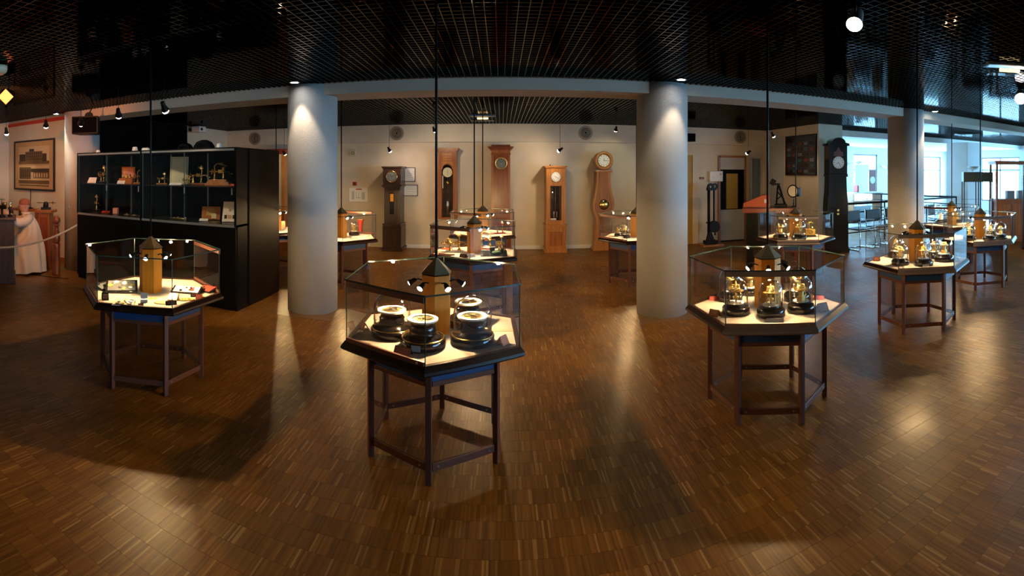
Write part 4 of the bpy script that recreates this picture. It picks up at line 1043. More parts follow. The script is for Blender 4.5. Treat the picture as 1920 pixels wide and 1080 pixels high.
# wall-mounted black loudspeaker beside the middle column
def speaker(loc, rz, lab, s=1.0, arm=(0, .2, .12)):
    t = thing('loudspeaker', lab, 'loudspeaker', loc, rz); t.scale = (s,) * 3
    MB().add([(-.17, -.12, -.11), (.17, -.12, -.11), (.13, .12, -.11), (-.13, .12, -.11), (-.17, -.12, .11), (.17, -.12, .11), (.13, .12, .11), (-.13, .12, .11)], [(0, 3, 2, 1), (4, 5, 6, 7), (0, 1, 5, 4), (1, 2, 6, 5), (2, 3, 7, 6), (3, 0, 4, 7)]).build('cabinet', 'iron', t, bevel=.008)
    MB().b2(-.155, .155, -.128, -.12, -.095, .095).build('grille', 'curtain_black', t, bevel=.003)
    MB().tube([(0, .1, 0), (0, .15, .03), arm], .014).build('bracket', 'iron', t)
    return t
p = on_Y(1290, 258, 10.30); speaker(p, .15, 'black loudspeaker on the wall right of the middle column', .85, (0, .36, .02))
p = Vector((-6.07, 5.05, 0)); p = at_d(164, 236, 7.6); speaker(p, .55, 'black loudspeaker hung above the left end of the cabinet', 1.25, (-.1, .28, .08))
t = thing('stage_lamp', 'black round stage lamp on the bracket above the left loudspeaker', 'lamp', at_d(168, 217, 7.55)); MB().lathe([(.03, -.05), (.06, 0), (.065, .05)], 20, (0, 0, 0), Raim((.5, -.8, -.3))).build('housing', 'iron', t); MB().tube([(0, 0, .05), (0, .1, .2), (0, .12, ZC - t.location.z)], .010).build('bracket', 'iron', t)
t = thing('wall_sensor', 'small white box high up on the black curtain', 'sensor', at_d(192, 243, 8.6)); t.location.x = XB + .14; MB().box((0, 0, 0), (.05, .10, .12)).build('housing', 'plastic_white', t, bevel=.005); MB().tube([(0, 0, -.05), (.01, .02, -.3), (0, .03, -.7)], .004, 6).build('cable', 'plastic_white', t)
p = at_d(343, 242, 10.9); t = thing('wall_projector', 'white and black box hung high behind the cabinet right end', 'projector', (XB + .26, 8.95, p.z)); MB().box((0, 0, 0), (.22, .26, .13)).build('housing', 'plastic_white', t, bevel=.01); MB().box((-.18, 0, 0), (.13, .10, .05)).build('wall_arm', 'iron', t); MB().lathe([(.03, 0), (.03, .02)], 16, (.11, -.05, 0), Raim((1, 0, 0))).build('lens', 'iron', t)
# iron pendulum machine on its plinth
p = on_z(1333, 461, 0.0); t = thing('pendulum_machine', 'black iron two-rod pendulum mechanism on a low wooden plinth', 'machine', (p.x, p.y, 0))
MB().b2(-.26, .26, -.16, .16, 0, .05).build('plinth', 'oak_honey', t, bevel=.005)
MB().b2(-.16, .14, -.10, .10, .05, .13).build('foot', 'iron', t, bevel=.01); MB().prism([(-.10, -.07), (.06, -.07), (.06, .07), (-.10, .07)], .13, .34, [(-.06, -.04), (.0, -.04), (.0, .04), (-.06, .04)]).build('pedestal', 'iron', t)
MB().cyl((-.055, 0, .3), (-.055, 0, 1.30), .034, 14).build('main_rod', 'iron', t); MB().cyl((.075, 0, .46), (.075, 0, 1.32), .020, 12).build('pendulum_rod', 'iron', t)
MB().cyl((.075, .03, .44), (.075, -.05, .44), .135, 30).build('bob', 'iron', t); MB().b2(.09, .12, -.02, .02, .24, .34).build('pointer', 'iron', t)
MB().ring((-.035, -.03, 1.36), .03, .085, .05, 24, Raim((0, -1, 0))).ring((.075, -.03, 1.37), .03, .075, .04, 24, Raim((0, -1, 0))).build('top_wheels', 'iron', t); MB().b2(-.1, .13, -.02, .04, 1.28, 1.34).build('head_bar', 'iron', t)
MB().tube([(-.12, 0, .55), (-.05, 0, .5), (.06, 0, .42)], .014).build('lever', 'iron', t)
# grey door panel and board of frames on the pier
struct('door_4', MB().b2(6.395, 6.42, 9.74, 10.50, .0, 2.55), 'panel_grey')
t = thing('frame_board', 'dark board of small glazed frames hung on the pier wall', 'board', (6.42, 9.02, 1.62)); hw = .59; hh = .47
MB().b2(-.035, -.001, -hw, hw, 0, 2 * hh - .02).build('back', 'lacquer_black', t)
for a, b, c, e in ((-hw, hw, 0, .03), (-hw, hw, 2 * hh - .05, 2 * hh - .02), (-hw, -hw + .03, .03, 2 * hh - .05), (hw - .03, hw, .03, 2 * hh - .05)): MB().b2(-.05, -.001, a, b, c, e).build('frame_bar', 'walnut_dark', t)
for i in range(5):
    for k in range(6):
        y = -hw + .14 + .225 * i; z = .10 + .125 * k
        MB().b2(-.042, -.036, y - .075, y + .075, z - .035, z + .035).build('small_plate', ['walnut_dark', 'teal_metal', 'dial_grey', 'walnut_dark', 'card_maroon'][(i * 2 + k) % 5], t)
# desk with red top and its machine
p = at_d(1442, 400, 9.45); dk = thing('pedestal_desk', 'black pedestal desk with a red wooden top behind the right case', 'desk', (p.x, p.y, 0), -.50)
MB().b2(-.44, .02, -.30, .30, .0, .93).build('body', 'cabinet_black', dk, bevel=.004); MB().b2(-.52, .56, -.34, .34, .93, 1.02).build('top', 'desk_red', dk, bevel=.008)
for sx, sy in ((.50, -.28), (.50, .28)): MB().b2(sx - .03, sx + .03, sy - .03, sy + .03, 0, .93).build('leg', 'desk_red', dk)
def on_desk(dx, dy): c, s = math.cos(-.5), math.sin(-.5); return Vector((p.x + c * dx - s * dy, p.y + s * dx + c * dy, 1.021))
t = thing('red_case', 'orange red wedge shaped case on the red desk top', 'case', on_desk(-.22, -.05), -.5)
MB().slab([(-.28, 0), (.22, 0), (.22, .24), (.10, .24), (-.28, .08)], -.14, .14).build('body', 'red_box', t, bevel=.006); MB().b2(-.28, .22, -.145, -.14, .0, .02).build('foot_strip', 'desk_red', t); MB().b2(.12, .18, -.145, -.14, .09, .16).build('white_label', 'paper', t)
t = thing('press_machine', 'black iron press with a slanted braced arm on the desk', 'machine', on_desk(.22, .10), -.5)
MB().b2(-.10, .14, -.10, .10, 0, .05).build('foot', 'iron', t, bevel=.006)
MB().tube([(.10, 0, .04), (-.03, 0, .44)], .022).build('slanted_arm', 'iron', t); MB().tube([(-.07, 0, .04), (-.04, 0, .44)], .018).build('upright', 'iron', t)
MB().tube([(-.06, 0, .14), (.04, 0, .22)], .012).build('brace', 'iron', t); MB().tube([(-.055, 0, .30), (.06, 0, .17)], .012).build('cross_brace', 'iron', t)
MB().box((-.14, 0, .48), (.10, .06, .12), M=Matrix.Rotation(.5, 3, 'Y')).build('head', 'iron', t, bevel=.006); MB().b2(-.12, .0, -.025, .025, .42, .46).build('neck', 'iron', t)
t = thing('desk_dial', 'round white dial instrument on a stand at the desk end', 'dial', on_desk(.47, -.10), -.75)
MB().lathe([(.07, 0), (.06, .015), (.012, .03), (.012, .20)], 18).build('stand', 'chrome', t)
MB().lathe([(.115, 0), (.115, .03)], 30, (0, .0, .31), Raim((-.4, -1, 0))).build('dial', 'enamel_white', t); MB().torus(Vector((0, 0, .31)) + Raim((-.4, -1, 0)) @ Vector((0, 0, .03)), .115, .012, 30, 8, Raim((-.4, -1, 0))).build('bezel', 'iron', t)
MB().box((.09, .05, .29), (.06, .09, .17), -.3).build('mount', 'iron', t, bevel=.005)

# ------------------------------------------------------------------ hanging spots and ceiling lights (each lamp carries its own light)
def hang(pos, to, lab, w, col, bulb='bulb_white', deg=75, blend=.6, size=1.0, grp='hanging spot lamps', cord=True, rad=.03):
    pos = Vector(pos); t = thing('hanging_spot', lab, 'lamp', pos, 0, grp); d = (Vector(to) - pos).normalized(); M = Raim(d)
    if cord: MB().cyl((0, 0, .02), (0, 0, ZC - pos.z + .02), .0035, 6).build('cord', 'iron', t)
    MB().lathe([(.014 * size, -.075 * size), (.020 * size, -.07 * size), (.024 * size, -.02 * size), (.036 * size, .02 * size), (.040 * size, .03 * size)], 18, (0, 0, 0), M).build('head', 'iron', t)
    MB().lathe([(.034 * size, .0305 * size), (.034 * size, .042 * size), (.026 * size, .056 * size), (.010 * size, .062 * size)], 18, (0, 0, 0), M).build('bulb', bulb, t)
    if w: spot('spot_light', d * (.085 * size), d, w, col, deg, blend, rad, t)
    return t
WARM = (1.0, .76, .50); PINK = (1.0, .70, .52)
# row over the black cabinet and the left exhibit
hang(at_d(222, 213, 6.0), (-5.2, 5.3, 1.5), 'hanging spot aimed at the left half of the black cabinet', 20, WARM, size=1.2)
hang(at_d(308, 202, 5.55), (-3.9, 5.3, 1.5), 'hanging spot aimed at the right half of the black cabinet', 20, WARM, size=1.2)
hang(at_d(152, 229, 6.6), (-6.6, 5.6, 1.4), 'hanging spot beside the loudspeaker above the cabinet end', 6, WARM, size=1.2, deg=50)
hang(at_d(86, 233, 7.75), (-7.6, 5.6, 1.2), 'hanging spot aimed at the framed engraving on the left', 16, WARM, size=1.2, deg=80)
hang(at_d(12, 247, 9.4), (-8.6, 5.5, 1.0), 'hanging spot at the far left edge over the workbench', 10, WARM, size=1.2, deg=80)
t = hang(at_d(13, 180, 5.6), (-8.2, 5.65, 2.3), 'orange floodlight glowing under the ceiling at the left edge', 130, (1.0, .30, .07), 'bulb_orange', 120, .8, 2.4, cord=False, rad=.05)
MB().tube([(0, 0, .03), (.02, .02, .12), (.02, .02, ZC - t.location.z + .01)], .008).build('bracket', 'iron', t)
MB().lathe([(.085, .0), (.085, .012), (.06, .02)], 4, (.17, -.12, -.04), Raim((.75, -.5, -.25))).build('front_lens', 'bulb_orange', t)
# back bay
hang(at_d(730, 281, 10.0), (-2.0, YB, 1.3), 'hanging spot glowing pink above the dark longcase clock', WALL_W * .9, PINK, 'bulb_pink', 145, 1.0)
hang(at_d(1050, 281, 9.7), (.2, YB, 1.4), 'hanging spot between the mahogany and honey coloured clocks', WALL_W * 1.5, WARM, 'bulb_white', 150, 1.0)
hang(at_d(1155, 242, 9.6), (2.35, YB, 1.7), 'hanging spot close to the ceiling above the violin clock', WALL_W * .8, (1.0, .90, .55), 'bulb_white', 70)
hang(at_d(1403, 286, 10.5), (4.6, YB, 1.3), 'hanging spot before the blue grey open door', WALL_W * .35, PINK, 'bulb_pink', 145, 1.0)
hang(at_d(533, 287, 10.6), (-4.6, YB, 1.4), 'hanging spot glimpsed left of the left column', WALL_W * .6, WARM, 'bulb_white', 150, 1.0)
hang(at_d(814, 243, 9.2), (-1.0, YB, 1.5), 'hanging spot half hidden behind the foreground hanger rod', WALL_W * 1.6, WARM, 'bulb_white', 140, 1.0)
hang((5.2, 8.3, 2.45), (6.42, 9.1, 1.35), 'hanging spot lighting the pier wall and its board', WALL_W * .7, WARM, 'bulb_white', 80)
# recessed downlights before the columns
def downlight(x, y, lab, to, w=40, deg=60):
    t = thing('downlight', lab, 'lamp', (x, y, ZC - .012), 0, 'recessed downlights before the columns')
    MB().ring((0, 0, 0), .045, .065, .014, 24).build('rim', 'chrome', t); MB().lathe([(.044, .006), (.044, .010)], 20).build('bulb', 'bulb_white', t)
    MB().lathe([(.06, .012), (.06, .09)], 16).build('can', 'iron', t)
    spot('down_light', (0, 0, -.01), Vector(to) - Vector((x, y, ZC)), w, WARM, deg, .6, .03, t)
downlight(-2.33, 5.13, 'recessed downlight before the column beside the foreground case', (-2.30, 5.35, 1.0), 20)
downlight(1.98, 5.09, 'recessed downlight before the column by the violin clock', (1.98, 5.35, 1.0), 16)
downlight(6.50, 5.22, 'recessed downlight before the rightmost column', (6.25, 5.40, 1.0), 30)
downlight(-6.90, 5.28, 'recessed downlight before the column at the left end', (-6.62, 5.42, 1.0), 28)
# larger spots on the main ceiling
def bigspot(pos, to, lab, w, col, r=.075):
    pos = Vector(pos); t = thing('ceiling_spot', lab, 'lamp', pos, 0, 'large ceiling spots'); d = (Vector(to) - pos).normalized(); M = Raim(d)
    MB().lathe([(r * .5, -.14), (r * .9, -.10), (r, .02), (r * 1.08, .03)], 26, (0, 0, 0), M).build('housing', 'aluminium', t)
    MB().lathe([(r, .031), (r * .5, .038)], 26, (0, 0, 0), M).build('bulb', 'bulb_white', t)
    MB().tube([(0, 0, .05), (0, 0, ZC - pos.z + .02)], .012).build('bracket', 'iron', t)
    spot('spot_light', d * .06, d, w, col, 80, .7, .05, t)
bigspot(at_d(1603, 41, 3.05), (.35, .95, .2), 'large bright ceiling spot at the upper right', 14, (1.0, .85, .66), .050)
bigspot(at_d(1914, 183, 6.1), (2.5, 1.2, .3), 'ceiling spot at the right edge of the picture', 10, (1.0, .85, .66))
def emergency(pos, rz, lab):
    t = thing('emergency_light', lab, 'light', pos, rz, 'emergency lights on the ceiling')
    MB().prism([(-.22, -.06), (.22, -.06), (.22, .06), (-.22, .06)], -.09, -.01, [(-.24, -.075), (.24, -.075), (.24, .075), (-.24, .075)]).build('lens', 'window_glass', t)
    MB().b2(-.24, .24, -.08, .08, -.01, .02).build('base', 'panel_blue_grey', t); MB().cyl((-.10, 0, -.045), (.10, 0, -.045), .018, 12).build('tube_lamp', 'emergency_glow', t)
    MB().b2(-.215, .215, -.055, .055, -.012, -.0105).build('reflector', 'aluminium', t)
p = at_d(905, 219, 9.0); emergency((p.x, p.y, ZC - .01), 0, 'emergency light on the ceiling of the back bay')
p = at_d(1893, 135, 4.75); emergency((p.x, p.y, ZC - .01), -.75, 'emergency light on the ceiling at the right edge')
t = thing('smoke_detector', 'pale round detector under the ceiling at the left edge', 'detector', at_d(-4, 130, 4.75)); MB().lathe([(.05, -.05), (.085, -.03), (.095, 0), (.095, .03)], 28).build('body', 'enamel_cream', t); MB().torus((0, 0, -.03), .07, .006, 28, 6).build('vent_ring', 'bronze', t); MB().cyl((0, 0, .03), (0, 0, ZC - t.location.z + .01), .02, 12).build('mount', 'enamel_cream', t)

# ------------------------------------------------------------------ left exhibit: bench, watchmaker figure, engraving, rope
YW = 5.65
cx, w, z0, z1 = on_wall(28.5, 104, 262, 357, YW)
hL = .02; h = z1 - z0
t = thing('framed_engraving', 'large black framed sepia engraving of two school buildings on the left wall', 'picture', (cx, YW, z0 + .0))
fw = .035
for a, b, c, e in ((-w / 2, w / 2, 0, fw), (-w / 2, w / 2, h - fw, h), (-w / 2, -w / 2 + fw, fw, h - fw), (w / 2 - fw, w / 2, fw, h - fw)): MB().b2(a, b, -.035, -.001, c, e).build('frame_bar', 'ink', t, bevel=.004)
sh = MB().b2(-w / 2 + fw, w / 2 - fw, -.02, -.001, fw, h - fw).build('print_sheet', 'print_paper', t)
def pr(x0, x1, za, zb, mat, lay=0, nm='print_area'): MB().b2(x0 * w, x1 * w, -.0205 - .0006 * (lay + 1), -.0203 - .0006 * lay, za * h, zb * h).build(nm, mat, sh)
pr(-.38, .38, .52, .87, 'print_light', 0, 'sky_print'); pr(-.38, .38, .13, .49, 'print_light', 0, 'sky_print')
pr(-.20, .22, .58, .77, 'print_sepia', 1, 'school_print'); pr(-.36, -.20, .58, .72, 'print_dark', 1, 'wing_print'); pr(.22, .32, .57, .72, 'print_dark', 1, 'wing_print'); pr(-.10, .02, .77, .82, 'print_dark', 1, 'gable_print'); pr(-.38, .38, .52, .58, 'print_sepia', 1, 'street_print')
for k in range(8):
    for r_ in range(3): pr(-.18 + .05 * k, -.155 + .05 * k, .60 + .055 * r_, .635 + .055 * r_, 'print_dark', 2, 'window_print')
pr(-.36, -.06, .22, .46, 'print_sepia', 1, 'block_print'); pr(.0, .38, .24, .36, 'print_sepia', 1, 'court_print'); pr(-.06, .38, .36, .43, 'print_dark', 1, 'hill_print'); pr(-.38, .38, .13, .20, 'print_sepia', 1, 'yard_print')
for k in range(5): pr(-.33 + .055 * k, -.30 + .055 * k, .26, .42, 'print_dark', 2, 'window_print')
for k in range(6): pr(.02 + .058 * k, .05 + .058 * k, .26, .34, 'print_light', 2, 'window_print')
for k in range(17): pr(-.36 + .043 * k, -.325 + .043 * k, .085, .105, 'print_dark', 0, 'caption_letter')
t = thing('wall_label', 'tiny white label on the column beside the black cabinet', 'label', at_d(131, 386, 8.22)); MB().box((0, 0, 0), (.10, .008, .035), -.85).build('plate', 'paper', t); MB().box((.004, -.006, 0), (.07, .003, .006), -.85).build('lettering', 'panel_grey', t)
# workbench
p = on_z(18, 532, 0); bz = 1.0
bench = thing('workbench', 'dark wooden workbench at the left picture edge', 'bench', (p.x, p.y, 0), 1.0)
MB().b2(-1.1, .07, .0, .60, .08, bz - .04).build('body', 'bench_wood', bench, bevel=.006); MB().b2(-1.13, .10, -.03, .63, bz - .04, bz).build('top', 'bench_wood', bench, bevel=.008)
MB().b2(-1.12, .09, -.015, .615, 0, .09).build('plinth', 'bench_wood', bench, bevel=.006)
for k in range(3): MB().b2(-.98 + .36 * k, -.68 + .36 * k, -.012, 0, .18, .84).build('panel', 'bench_wood', bench, bevel=.008)
def on_bench(dx, dy): c, s = math.cos(1.0), math.sin(1.0); return Vector((p.x + c * dx - s * dy, p.y + s * dx + c * dy, bz + .001))
def vise(loc, rz, lab, s=1.0):
    t = thing('bench_instrument', lab, 'instrument', loc, rz, 'instruments on the workbench'); t.scale = (s,) * 3
    MB().lathe([(.05, 0), (.045, .02), (.018, .04), (.018, .12)], 16).build('foot', 'iron', t); MB().box((0, 0, .14), (.14, .04, .05)).build('jaw', 'iron', t, bevel=.006)
    MB().cyl((0, 0, .16), (0, 0, .26), .014).build('screw', 'steel', t); MB().cyl((-.06, 0, .25), (.06, 0, .25), .007).build('handle', 'steel', t); MB().lathe([(.03, .17), (.03, .21)], 14, (.05, 0, 0)).build('wheel', 'brass', t)
vise(on_bench(-.12, .15), .4, 'black screw instrument at the left edge of the bench', 1.1); vise(on_bench(.0, .30), -.3, 'second black instrument nearer the hands on the bench', .85); vise(on_bench(-.22, .38), .9, 'third instrument at the back of the bench', .9)
flat = tag(MB().box((0, 0, .004), (.22, .15, .008)).build('bench_mat', 'red_box', None, on_bench(-.30, .12), .9), 'orange work mat lying on the bench top', 'mat')
# seated watchmaker figure in a long pale coat
FP = on_z(58, 510, 0); FR = math.atan2(-.83, -.56) + .10
per = thing('person', 'seated figure in a long cream coat and reddish cap working at the bench', 'person', (FP.x, FP.y, 0), FR)
def skin_body(name, chains, mat, parent, sub=2):
    verts = []; edges = []; rad = []
    for ch in chains:
        prev = None
        for (x, y, z, r) in ch:
            key = None
            for i, v in enumerate(verts):
                if (Vector(v) - Vector((x, y, z))).length < 1e-5: key = i
            if key is None: verts.append((x, y, z)); rad.append(r); key = len(verts) - 1
            if prev is not None and prev != key: edges.append((prev, key))
            prev = key
    me = bpy.data.meshes.new(name); me.from_pydata(verts, edges, []); me.materials.append(MAT[mat])
    o = bpy.data.objects.new(name, me); COL.objects.link(o); o.parent = parent
    m = o.modifiers.new('skin', 'SKIN'); m.use_smooth_shade = True
    for i, v in enumerate(me.skin_vertices[0].data): v.radius = (rad[i] if isinstance(rad[i], tuple) else (rad[i], rad[i])); v.use_root = (i == 0)
    s = o.modifiers.new('sub', 'SUBSURF'); s.levels = sub; s.render_levels = sub
    return o
# local frame: +x forward, +y left of the figure
ch = [[(0, 0, .50, .14), (.0, 0, .64, .125), (.03, 0, .80, .12), (.06, 0, .92, .10), (.085, 0, .985, .058), (.095, 0, 1.02, .056), (.118, 0, 1.075, .088), (.115, 0, 1.14, .108), (.108, 0, 1.20, .085)]]
for s in (1, -1):
    ch.append([(.06, 0, .92, .10), (.055, .10 * s, .93, .065), (.07, .17 * s, .90, .055), (.22, .21 * s, .86, .045), (.30, .19 * s, .90, .038), (.44, .11 * s, 1.00, .028), (.47, .10 * s, 1.015, .026), (.52, .085 * s, 1.035, .024)])
    for k, (dy, l, dz) in enumerate(((-.018, .060, .0), (-.006, .070, .008), (.007, .066, .006), (.019, .052, 0))):
        ch.append([(.52, .085 * s, 1.035, .024), (.535, (.085 + dy) * s, 1.042 + dz, .0095), (.535 + l * .55, (.085 + dy * 1.1) * s, 1.046 + dz, .0085), (.535 + l * .95, (.085 + dy * 1.1) * s, 1.022 + dz, .0075)])
    ch.append([(.47, .10 * s, 1.015, .026), (.495, (.10 - .03) * s, 1.04, .010), (.525, (.10 - .045) * s, 1.055, .009)])
    ch.append([(0, 0, .50, .14), (.03, .09 * s, .47, .095), (.34, .12 * s, .46, .065), (.38, .12 * s, .40, .058), (.36, .12 * s, .10, .040), (.37, .12 * s, .045, .040), (.48, .12 * s, .030, .030)])
body = skin_body('body', ch, 'skin', per)
fm = MB()
fm.lathe([(.020, -.02), (.013, .008), (.004, .022)], 10, (.198, 0, 1.105), Raim((1, 0, -.25))).build('nose', 'skin', per)
MB().box((.190, 0, 1.068), (.012, .038, .007)).build('mouth', 'cap_red', per)
for s in (1, -1):
    e = MB().lathe([(.002, -.010), (.010, -.004), (.010, .004), (.002, .010)], 10, (.190, .030 * s, 1.130), Raim((1, 0, 0))).build('eye', 'enamel_white', per); MB().lathe([(.005, 0), (.003, .003)], 8, (.200, .030 * s, 1.130), Raim((1, 0, 0))).build('pupil', 'ink', e)
    MB().torus((.108, .092 * s, 1.115), .019, .007, 14, 6, Raim((0, 1, .1))).build('ear', 'skin', per)
MB().lathe([(.098, 1.150), (.103, 1.158), (.100, 1.195), (.084, 1.228), (.050, 1.246), (.008, 1.252)], 28, (.104, 0, 0)).build('cap', 'cap_red', per)
MB().lathe([(.084, 1.075), (.097, 1.11), (.103, 1.17)], 24, (.098, 0, 0)).build('hair', 'cap_red', per) if False else None
# coat: lofted cloth with folds, open sleeves
def coat():
    mb = MB(); n = 44; rows = [(.035, .10, .34, .30, .035), (.12, .10, .34, .30, .032), (.30, .11, .345, .28, .028), (.47, .12, .345, .26, .018), (.545, .10, .30, .245, .014), (.63, .02, .200, .225, .012), (.78, .015, .165, .215, .008), (.90, .05, .135, .200, .004), (.96, .065, .10, .150, .0), (.995, .082, .068, .075, 0), (1.02, .088, .064, .066, 0)]
    vv = []
    for z, ox, rx, ry, f in rows:
        for k in range(n):
            a = 2 * PI * k / n; q = 1 + f / .25 * math.sin(a * 9 + z * 2.0) * .9
            vv.append((ox + rx * q * math.cos(a), ry * q * math.sin(a), z + (.012 * math.sin(a * 4) if z < .1 else 0)))
    m = len(rows); fs = [(j * n + k, j * n + (k + 1) % n, (j + 1) * n + (k + 1) % n, (j + 1) * n + k) for j in range(m - 1) for k in range(n)]
    mb.add(vv, fs, True); o = mb.build('coat', 'coat_cloth', per)
    s = o.modifiers.new('sub', 'SUBSURF'); s.levels = 1; s.render_levels = 1
    for sd in (1, -1):
        MB().tube([(.05, .12 * sd, .925), (.075, .175 * sd, .905), (.14, .195 * sd, .875), (.22, .212 * sd, .858), (.26, .205 * sd, .872), (.31, .185 * sd, .905), (.38, .148 * sd, .955), (.435, .114 * sd, .995)], [.085, .082, .076, .074, .072, .066, .058, .050], 16).build('sleeve', 'coat_cloth', o)
    MB().torus((.09, 0, 1.01), .068, .013, 26, 8).build('collar', 'coat_cloth', o)
coat()
# red-brown stand behind the figure with a small lathe on it
p2 = on_z(86, 501, 0); t = thing('wooden_stand', 'reddish wooden stand against the wall behind the seated figure', 'stand', (p2.x, p2.y, 0), .6)
MB().b2(-.14, .14, -.14, .14, 0, .06).build('foot', 'oak_red', t, bevel=.006); MB().b2(-.11, .11, -.11, .11, .06, .98).build('shaft', 'oak_red', t, bevel=.006); MB().b2(-.16, .16, -.16, .16, .98, 1.03).build('top', 'oak_red', t, bevel=.006)
MB().b2(-.07, .07, -.118, -.11, .14, .90).build('panel', 'mahogany', t, bevel=.004)
t = thing('stand_lathe', 'dark lathe with a long rod standing on the wooden stand', 'machine', (p2.x, p2.y, 1.031), .95)
MB().b2(-.09, .09, -.05, .05, 0, .04).build('bed', 'iron', t, bevel=.004); MB().lathe([(.04, .04), (.05, .06), (.045, .12), (.02, .14)], 16).build('headstock', 'iron', t); MB().cyl((-.16, 0, .12), (.18, 0, .12), .008).build('rod', 'brass', t); MB().ring((.12, 0, .12), .012, .03, .01, 16, Raim((1, 0, 0))).build('pulley', 'iron', t)
p3 = at_d(44, 392, 9.25); t = thing('bench_press', 'black lathe on a brown ledge left of the figure’s head', 'machine', (p3.x, p3.y, 1.02), 0)
MB().b2(-.12, .12, -.05, .05, 0, .03).build('bed', 'iron', t); MB().lathe([(.045, .03), (.05, .08), (.03, .13)], 16, (-.05, 0, 0)).build('headstock', 'iron', t); MB().lathe([(.03, .03), (.03, .11)], 14, (.06, 0, 0)).build('tailstock', 'iron', t)
t = thing('wall_ledge', 'brown wooden side table against the left wall behind the figure', 'table', (p3.x, p3.y, 0), 0)
MB().b2(-.30, .34, -.14, .14, .97, 1.018).build('top', 'oak_red', t, bevel=.004)
for sx in (-.26, .30):
    for sy in (-.10, .10): MB().b2(sx - .025, sx + .025, sy - .025, sy + .025, 0, .97).build('leg', 'oak_red', t)
p4 = at_d(65, 374, 8.9); t = thing('stem_tool', 'thin iron stem rising behind the figure’s cap', 'tool', (p4.x, p4.y, 1.019), 0); MB().lathe([(.05, 0), (.045, .015), (.008, .03), (.008, .34)], 14).build('stem', 'iron', t); MB().cyl((-.03, 0, .345), (.03, 0, .345), .007).build('cross_bar', 'iron', t); t.location = (p3.x + .24, p3.y, 1.019)
# turned rope post and rope
def rope_post(loc, lab):
    t = thing('rope_post', lab, 'post', loc, 0, 'turned rope posts')
    MB().lathe([(.066, 0), (.070, .02), (.066, .05), (.062, .45), (.066, .50), (.060, .525)], 28).build('lower_shaft', 'post_wood', t)
    MB().lathe([(.040, .525), (.062, .55), (.068, .60), (.058, .68), (.040, .74), (.036, .80), (.045, .815), (.056, .825), (.045, .835), (.030, .845)], 28).build('turned_shaft', 'post_wood', t)
    MB().lathe([(.02, .835), (.05, .855), (.066, .885), (.068, .910), (.058, .945), (.035, .968), (.005, .978)], 28).build('ball', 'post_wood', t)
pp = on_z(105.5, 515, 0); rope_post((pp.x, pp.y, 0), 'turned wooden post with ball top beside the exhibit rope'); 
r0 = Vector((CX0 - .01, CY0 + .06, .86)); r1_ = Vector((-6.35, 2.75, .80)); rope_post((-6.42, 2.75, 0), 'second turned post carrying the rope at its far end')
pts = []
for i in range(31):
    u = i / 30; q = r0.lerp(r1_, u); q.z -= .26 * 4 * u * (1 - u); pts.append(q)
tag(MB().tube(pts, .016, 10).build('barrier_rope', 'rope'), 'thick pale barrier rope sagging before the left exhibit', 'rope')
struct('trim_5', MB().add([(-9.09, 3.30, 0), (-9.09, 3.34, 0), (-6.02, 4.86, 0), (-6.02, 4.82, 0), (-9.09, 3.30, .004), (-9.09, 3.34, .004), (-6.02, 4.86, .004), (-6.02, 4.82, .004)], [(0, 1, 2, 3), (7, 6, 5, 4), (0, 3, 7, 4), (1, 5, 6, 2), (0, 4, 5, 1), (3, 2, 6, 7)]), 'iron')

# ------------------------------------------------------------------ daylit hall on the right
rail = thing('railing', 'black metal railing along the daylit hall', 'railing', (0, 0, 0))
for z, r in ((.95, .026), (.74, .014), (.50, .014), (.26, .014)): MB().cyl((7.12, 8.62, z), (11.75, 8.62, z), r, 12).build('rail_bar', 'iron', rail); MB().cyl((11.75, 8.62, z), (11.75, 12.9, z), r, 12).build('rail_bar', 'iron', rail)
for x in (7.2, 8.7, 10.2, 11.75): MB().cyl((x, 8.62, 0), (x, 8.62, .95), .02, 10).build('rail_post', 'iron', rail)
for y in (10.2, 11.8): MB().cyl((11.75, y, 0), (11.75, y, .95), .02, 10).build('rail_post', 'iron', rail)
def make_chair():
    t = thing('cantilever_chair', '', 'chair')
    MB().box((0, 0, .45), (.46, .42, .03)).build('seat', 'leather_black', t, bevel=.01); MB().box((0, .215, .70), (.48, .035, .26), M=Matrix.Rotation(-.12, 3, 'X')).build('backrest', 'leather_black', t, bevel=.012)
    for s in (-1, 1):
        x = .25 * s
        MB().tube([(x, .24, .86), (x, .20, .45), (x, -.20, .44), (x, -.235, .40), (x, -.24, .05), (x, -.20, .012), (x, .22, .012)], .012, 10).build('side_tube', 'chrome', t)
        MB().cyl((x, .21, .62), (x, -.20, .62), .010, 8).build('arm_rail', 'chrome', t); MB().cyl((x, -.20, .62), (x, -.20, .44), .010, 8).build('arm_post', 'chrome', t)
    MB().cyl((-.25, .22, .012), (.25, .22, .012), .012, 8).build('floor_bar', 'chrome', t)
    return t
chp = make_chair(); freeze(chp)
for i, (x, y, rz, l) in enumerate(((7.24, 7.95, .1, 'black leather and chrome chair nearest the tall black clock'), (7.88, 7.95, .05, 'black leather and chrome chair second from the tall black clock'), (8.52, 7.95, 0, 'black leather and chrome chair half hidden by the rightmost column'), (9.9, 7.95, 0, 'black leather and chrome chair seen right of the rightmost column'))):
    o = chp if i == 0 else copy_tree(chp); o.location = (x, y, 0); o.rotation_euler = (0, 0, rz); tag(o, l, group='chairs along the railing')
